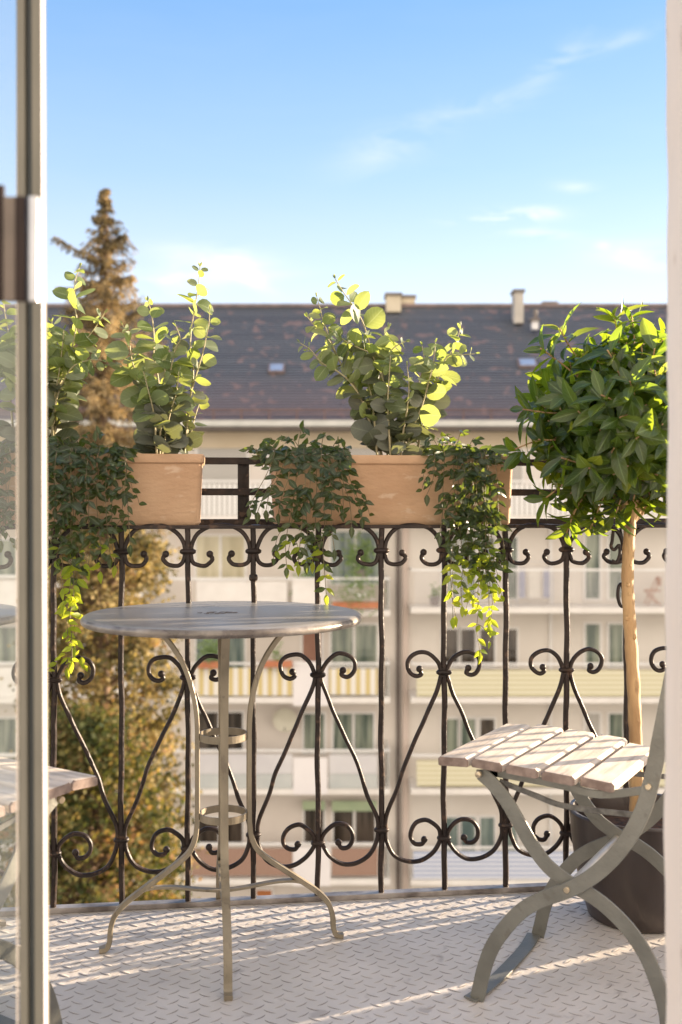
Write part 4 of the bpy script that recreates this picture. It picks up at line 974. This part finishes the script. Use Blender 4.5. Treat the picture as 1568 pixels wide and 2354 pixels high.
def spruce(D, px, ytop, ybot, envl, label, mt, arms=()):
    top = P(px, ytop, D); base = Vector((top.x, D, -16))
    t = thing('spruce_tree', label, 'tree', base); Mt = Matrix.Translation(-base)
    m = MB(); H = top.z+16; pts = [base + Vector((.04*math.sin(k), .03*math.cos(k*1.4), H*k/14)) for k in range(15)]; m.tube(pts, 1, 10, radii=[.30*(1-k/14.0)+.012 for k in range(15)])
    fo = MB(); z = top.z; k = 0
    bot = Z(ybot, D)
    while z > bot:
        row = HY - (z-EYE)*F/D; r0 = env(envl, row)/F*D
        nb = 5 if r0 < .5 else 8
        for q in range(nb):
            az = k*2.4 + q*6.283/nb + rt.uniform(-.3,.3); L = r0*rt.uniform(.55,1.2); 
            o_ = Vector((math.cos(az), math.sin(az), 0)); b = Vector((top.x, D, z + rt.uniform(-.08,.08)))
            dr = .10 if r0 < .5 else .22
            br = [b + o_*L*s_ + Vector((0,0, -dr*L*math.sin(s_*2.2) + .16*L*s_*s_)) for s_ in (0,.25,.5,.75,1)]
            br = spline(br, 4); m.tube(br, 1, 5, radii=[.018*(1-.8*i/len(br)) for i in range(len(br))])
            for i in range(1, len(br)):
                fr = i/len(br); nn = int(1 + 4*min(1,L/1.2))
                for s2 in range(nn):
                    p = br[i] + rv(.03); side = Vector((-o_.y, o_.x, 0))*rt.choice((-1,1))
                    tw = (side*rt.uniform(.2,1) + o_*rt.uniform(.1,.8) + Vector((0,0,-rt.uniform(.4,1.4)))).normalized()
                    l2 = rt.uniform(.08,.26)*min(1, .35+L)*(1.15-fr*.4)
                    for q2 in range(5):
                        tuftleaf(fo, p + tw*l2*q2/5, tw + rv(.55), rt.uniform(.045,.085), .022)
        z -= (.14 if r0 < .5 else .20)*rt.uniform(.8,1.2); k += 1
    for (x1, y1, x2, y2) in arms:
        a = P(x1, y1, D); b = P(x2, y2, D); br = spline([a, a+(b-a)*.5+Vector((0,0,-.05)), b], 8); m.tube(br, 1, 5, radii=[.016*(1-.7*i/len(br)) for i in range(len(br))])
        for i in range(len(br)//5, len(br)):
            for s2 in range(7):
                tw = (Vector((0,0,-1)) + rv(.8)).normalized()
                for q2 in range(4): tuftleaf(fo, br[i]+tw*.03*q2+rv(.02), tw+rv(.5), rt.uniform(.045,.085), .024)
    m.build('trunk', barkt, t, 60, M=Mt); fo.build('crown', mt, t, 0, M=Mt)
spm = treemat('golden brown spruce needles', [(.05,.045,.03),(.15,.125,.065),(.34,.27,.15),(.50,.41,.25)], (1.2,1.0,.7), 1.3)
spruce(18.0, 240, 437, 1500, [(437,5),(470,16),(520,38),(560,52),(610,72),(660,84),(700,100),(760,125),(850,130),(1000,135),(1300,120),(1600,110)], 'tall golden brown spruce rising above the roof', spm,
       [(225,590,130,545),(235,650,132,660),(260,740,150,706),(245,740,330,705),(240,555,288,535),(250,630,305,632)])
def broadleaf(name, D, px, ytop, envl, label, mt, n, seed, ybot=2250, zb=-16, lsz=.075, xoff=0):
    r_ = random.Random(seed); top = P(px, ytop, D); base = Vector((top.x, D, zb)); t = thing(name, label, 'tree', base); Mt = Matrix.Translation(-base)
    m = MB(); m.tube([base, base+Vector((.1,0,(top.z-zb)*.5)), Vector((top.x, D, top.z-.3))], 1, 10, radii=[.3,.2,.05])
    fo = MB(); zt, zl = top.z, Z(ybot, D)
    for c in range(n):
        z = zl + (zt-zl)*r_.random(); row = HY - (z-EYE)*F/D; rr = env(envl, row)/F*D; az = r_.uniform(0,6.283); q = math.sqrt(r_.uniform(.12,1))
        cen = Vector((top.x + xoff, D, z)) + Vector((math.cos(az), math.sin(az)*.8, 0))*rr*q; sz = r_.uniform(.16,.36)
        if r_.random() < .4: m.tube([Vector((top.x, D, z-.4)), cen], 1, 4, radii=[.03,.008])
        for k in range(44):
            v = Vector((r_.gauss(0,.45), r_.gauss(0,.45), r_.gauss(0,.32)))
            d = Vector((r_.uniform(-1,1), r_.uniform(-1,1), r_.uniform(-1,.35)))
            o = len(fo.v); d.normalize(); e = d.orthogonal().normalized()*r_.choice((-1,1)); p = cen + v*sz; L = lsz*r_.uniform(.7,1.4)
            for a, b in ((0,0),(.45,.45),(1,0),(.45,-.45)): fo.v.append(tuple(p+d*a*L+e*b*L)); fo.uv.append((a,.5+b*.5))
            fo.f.append((o,o+1,o+2,o+3))
    m.build('trunk', barkt, t, 60, M=Mt); fo.build('crown', mt, t, 0, M=Mt)
aut = treemat('autumn leaves', [(.04,.045,.022),(.11,.10,.045),(.25,.20,.09),(.44,.34,.15),(.32,.20,.11)], (1.2,1.1,.55), 1.6)
aut2 = treemat('green and gold autumn leaves', [(.04,.055,.02),(.08,.09,.03),(.19,.16,.06),(.34,.19,.09)], (1.2,1.2,.55), 1.4)
broadleaf('autumn_tree', 16.5, 235, 1180, [(1180,60),(1240,120),(1320,150),(1450,165),(1600,178),(1900,200),(2250,220)], 'golden autumn tree below the spruce seen through the railing', aut, 620, 5)
broadleaf('autumn_tree', 15.0, 200, 1640, [(1640,60),(1700,120),(1800,150),(1950,200),(2250,240)], 'greener autumn tree lowest behind the railing left of the table', aut2, 460, 6)
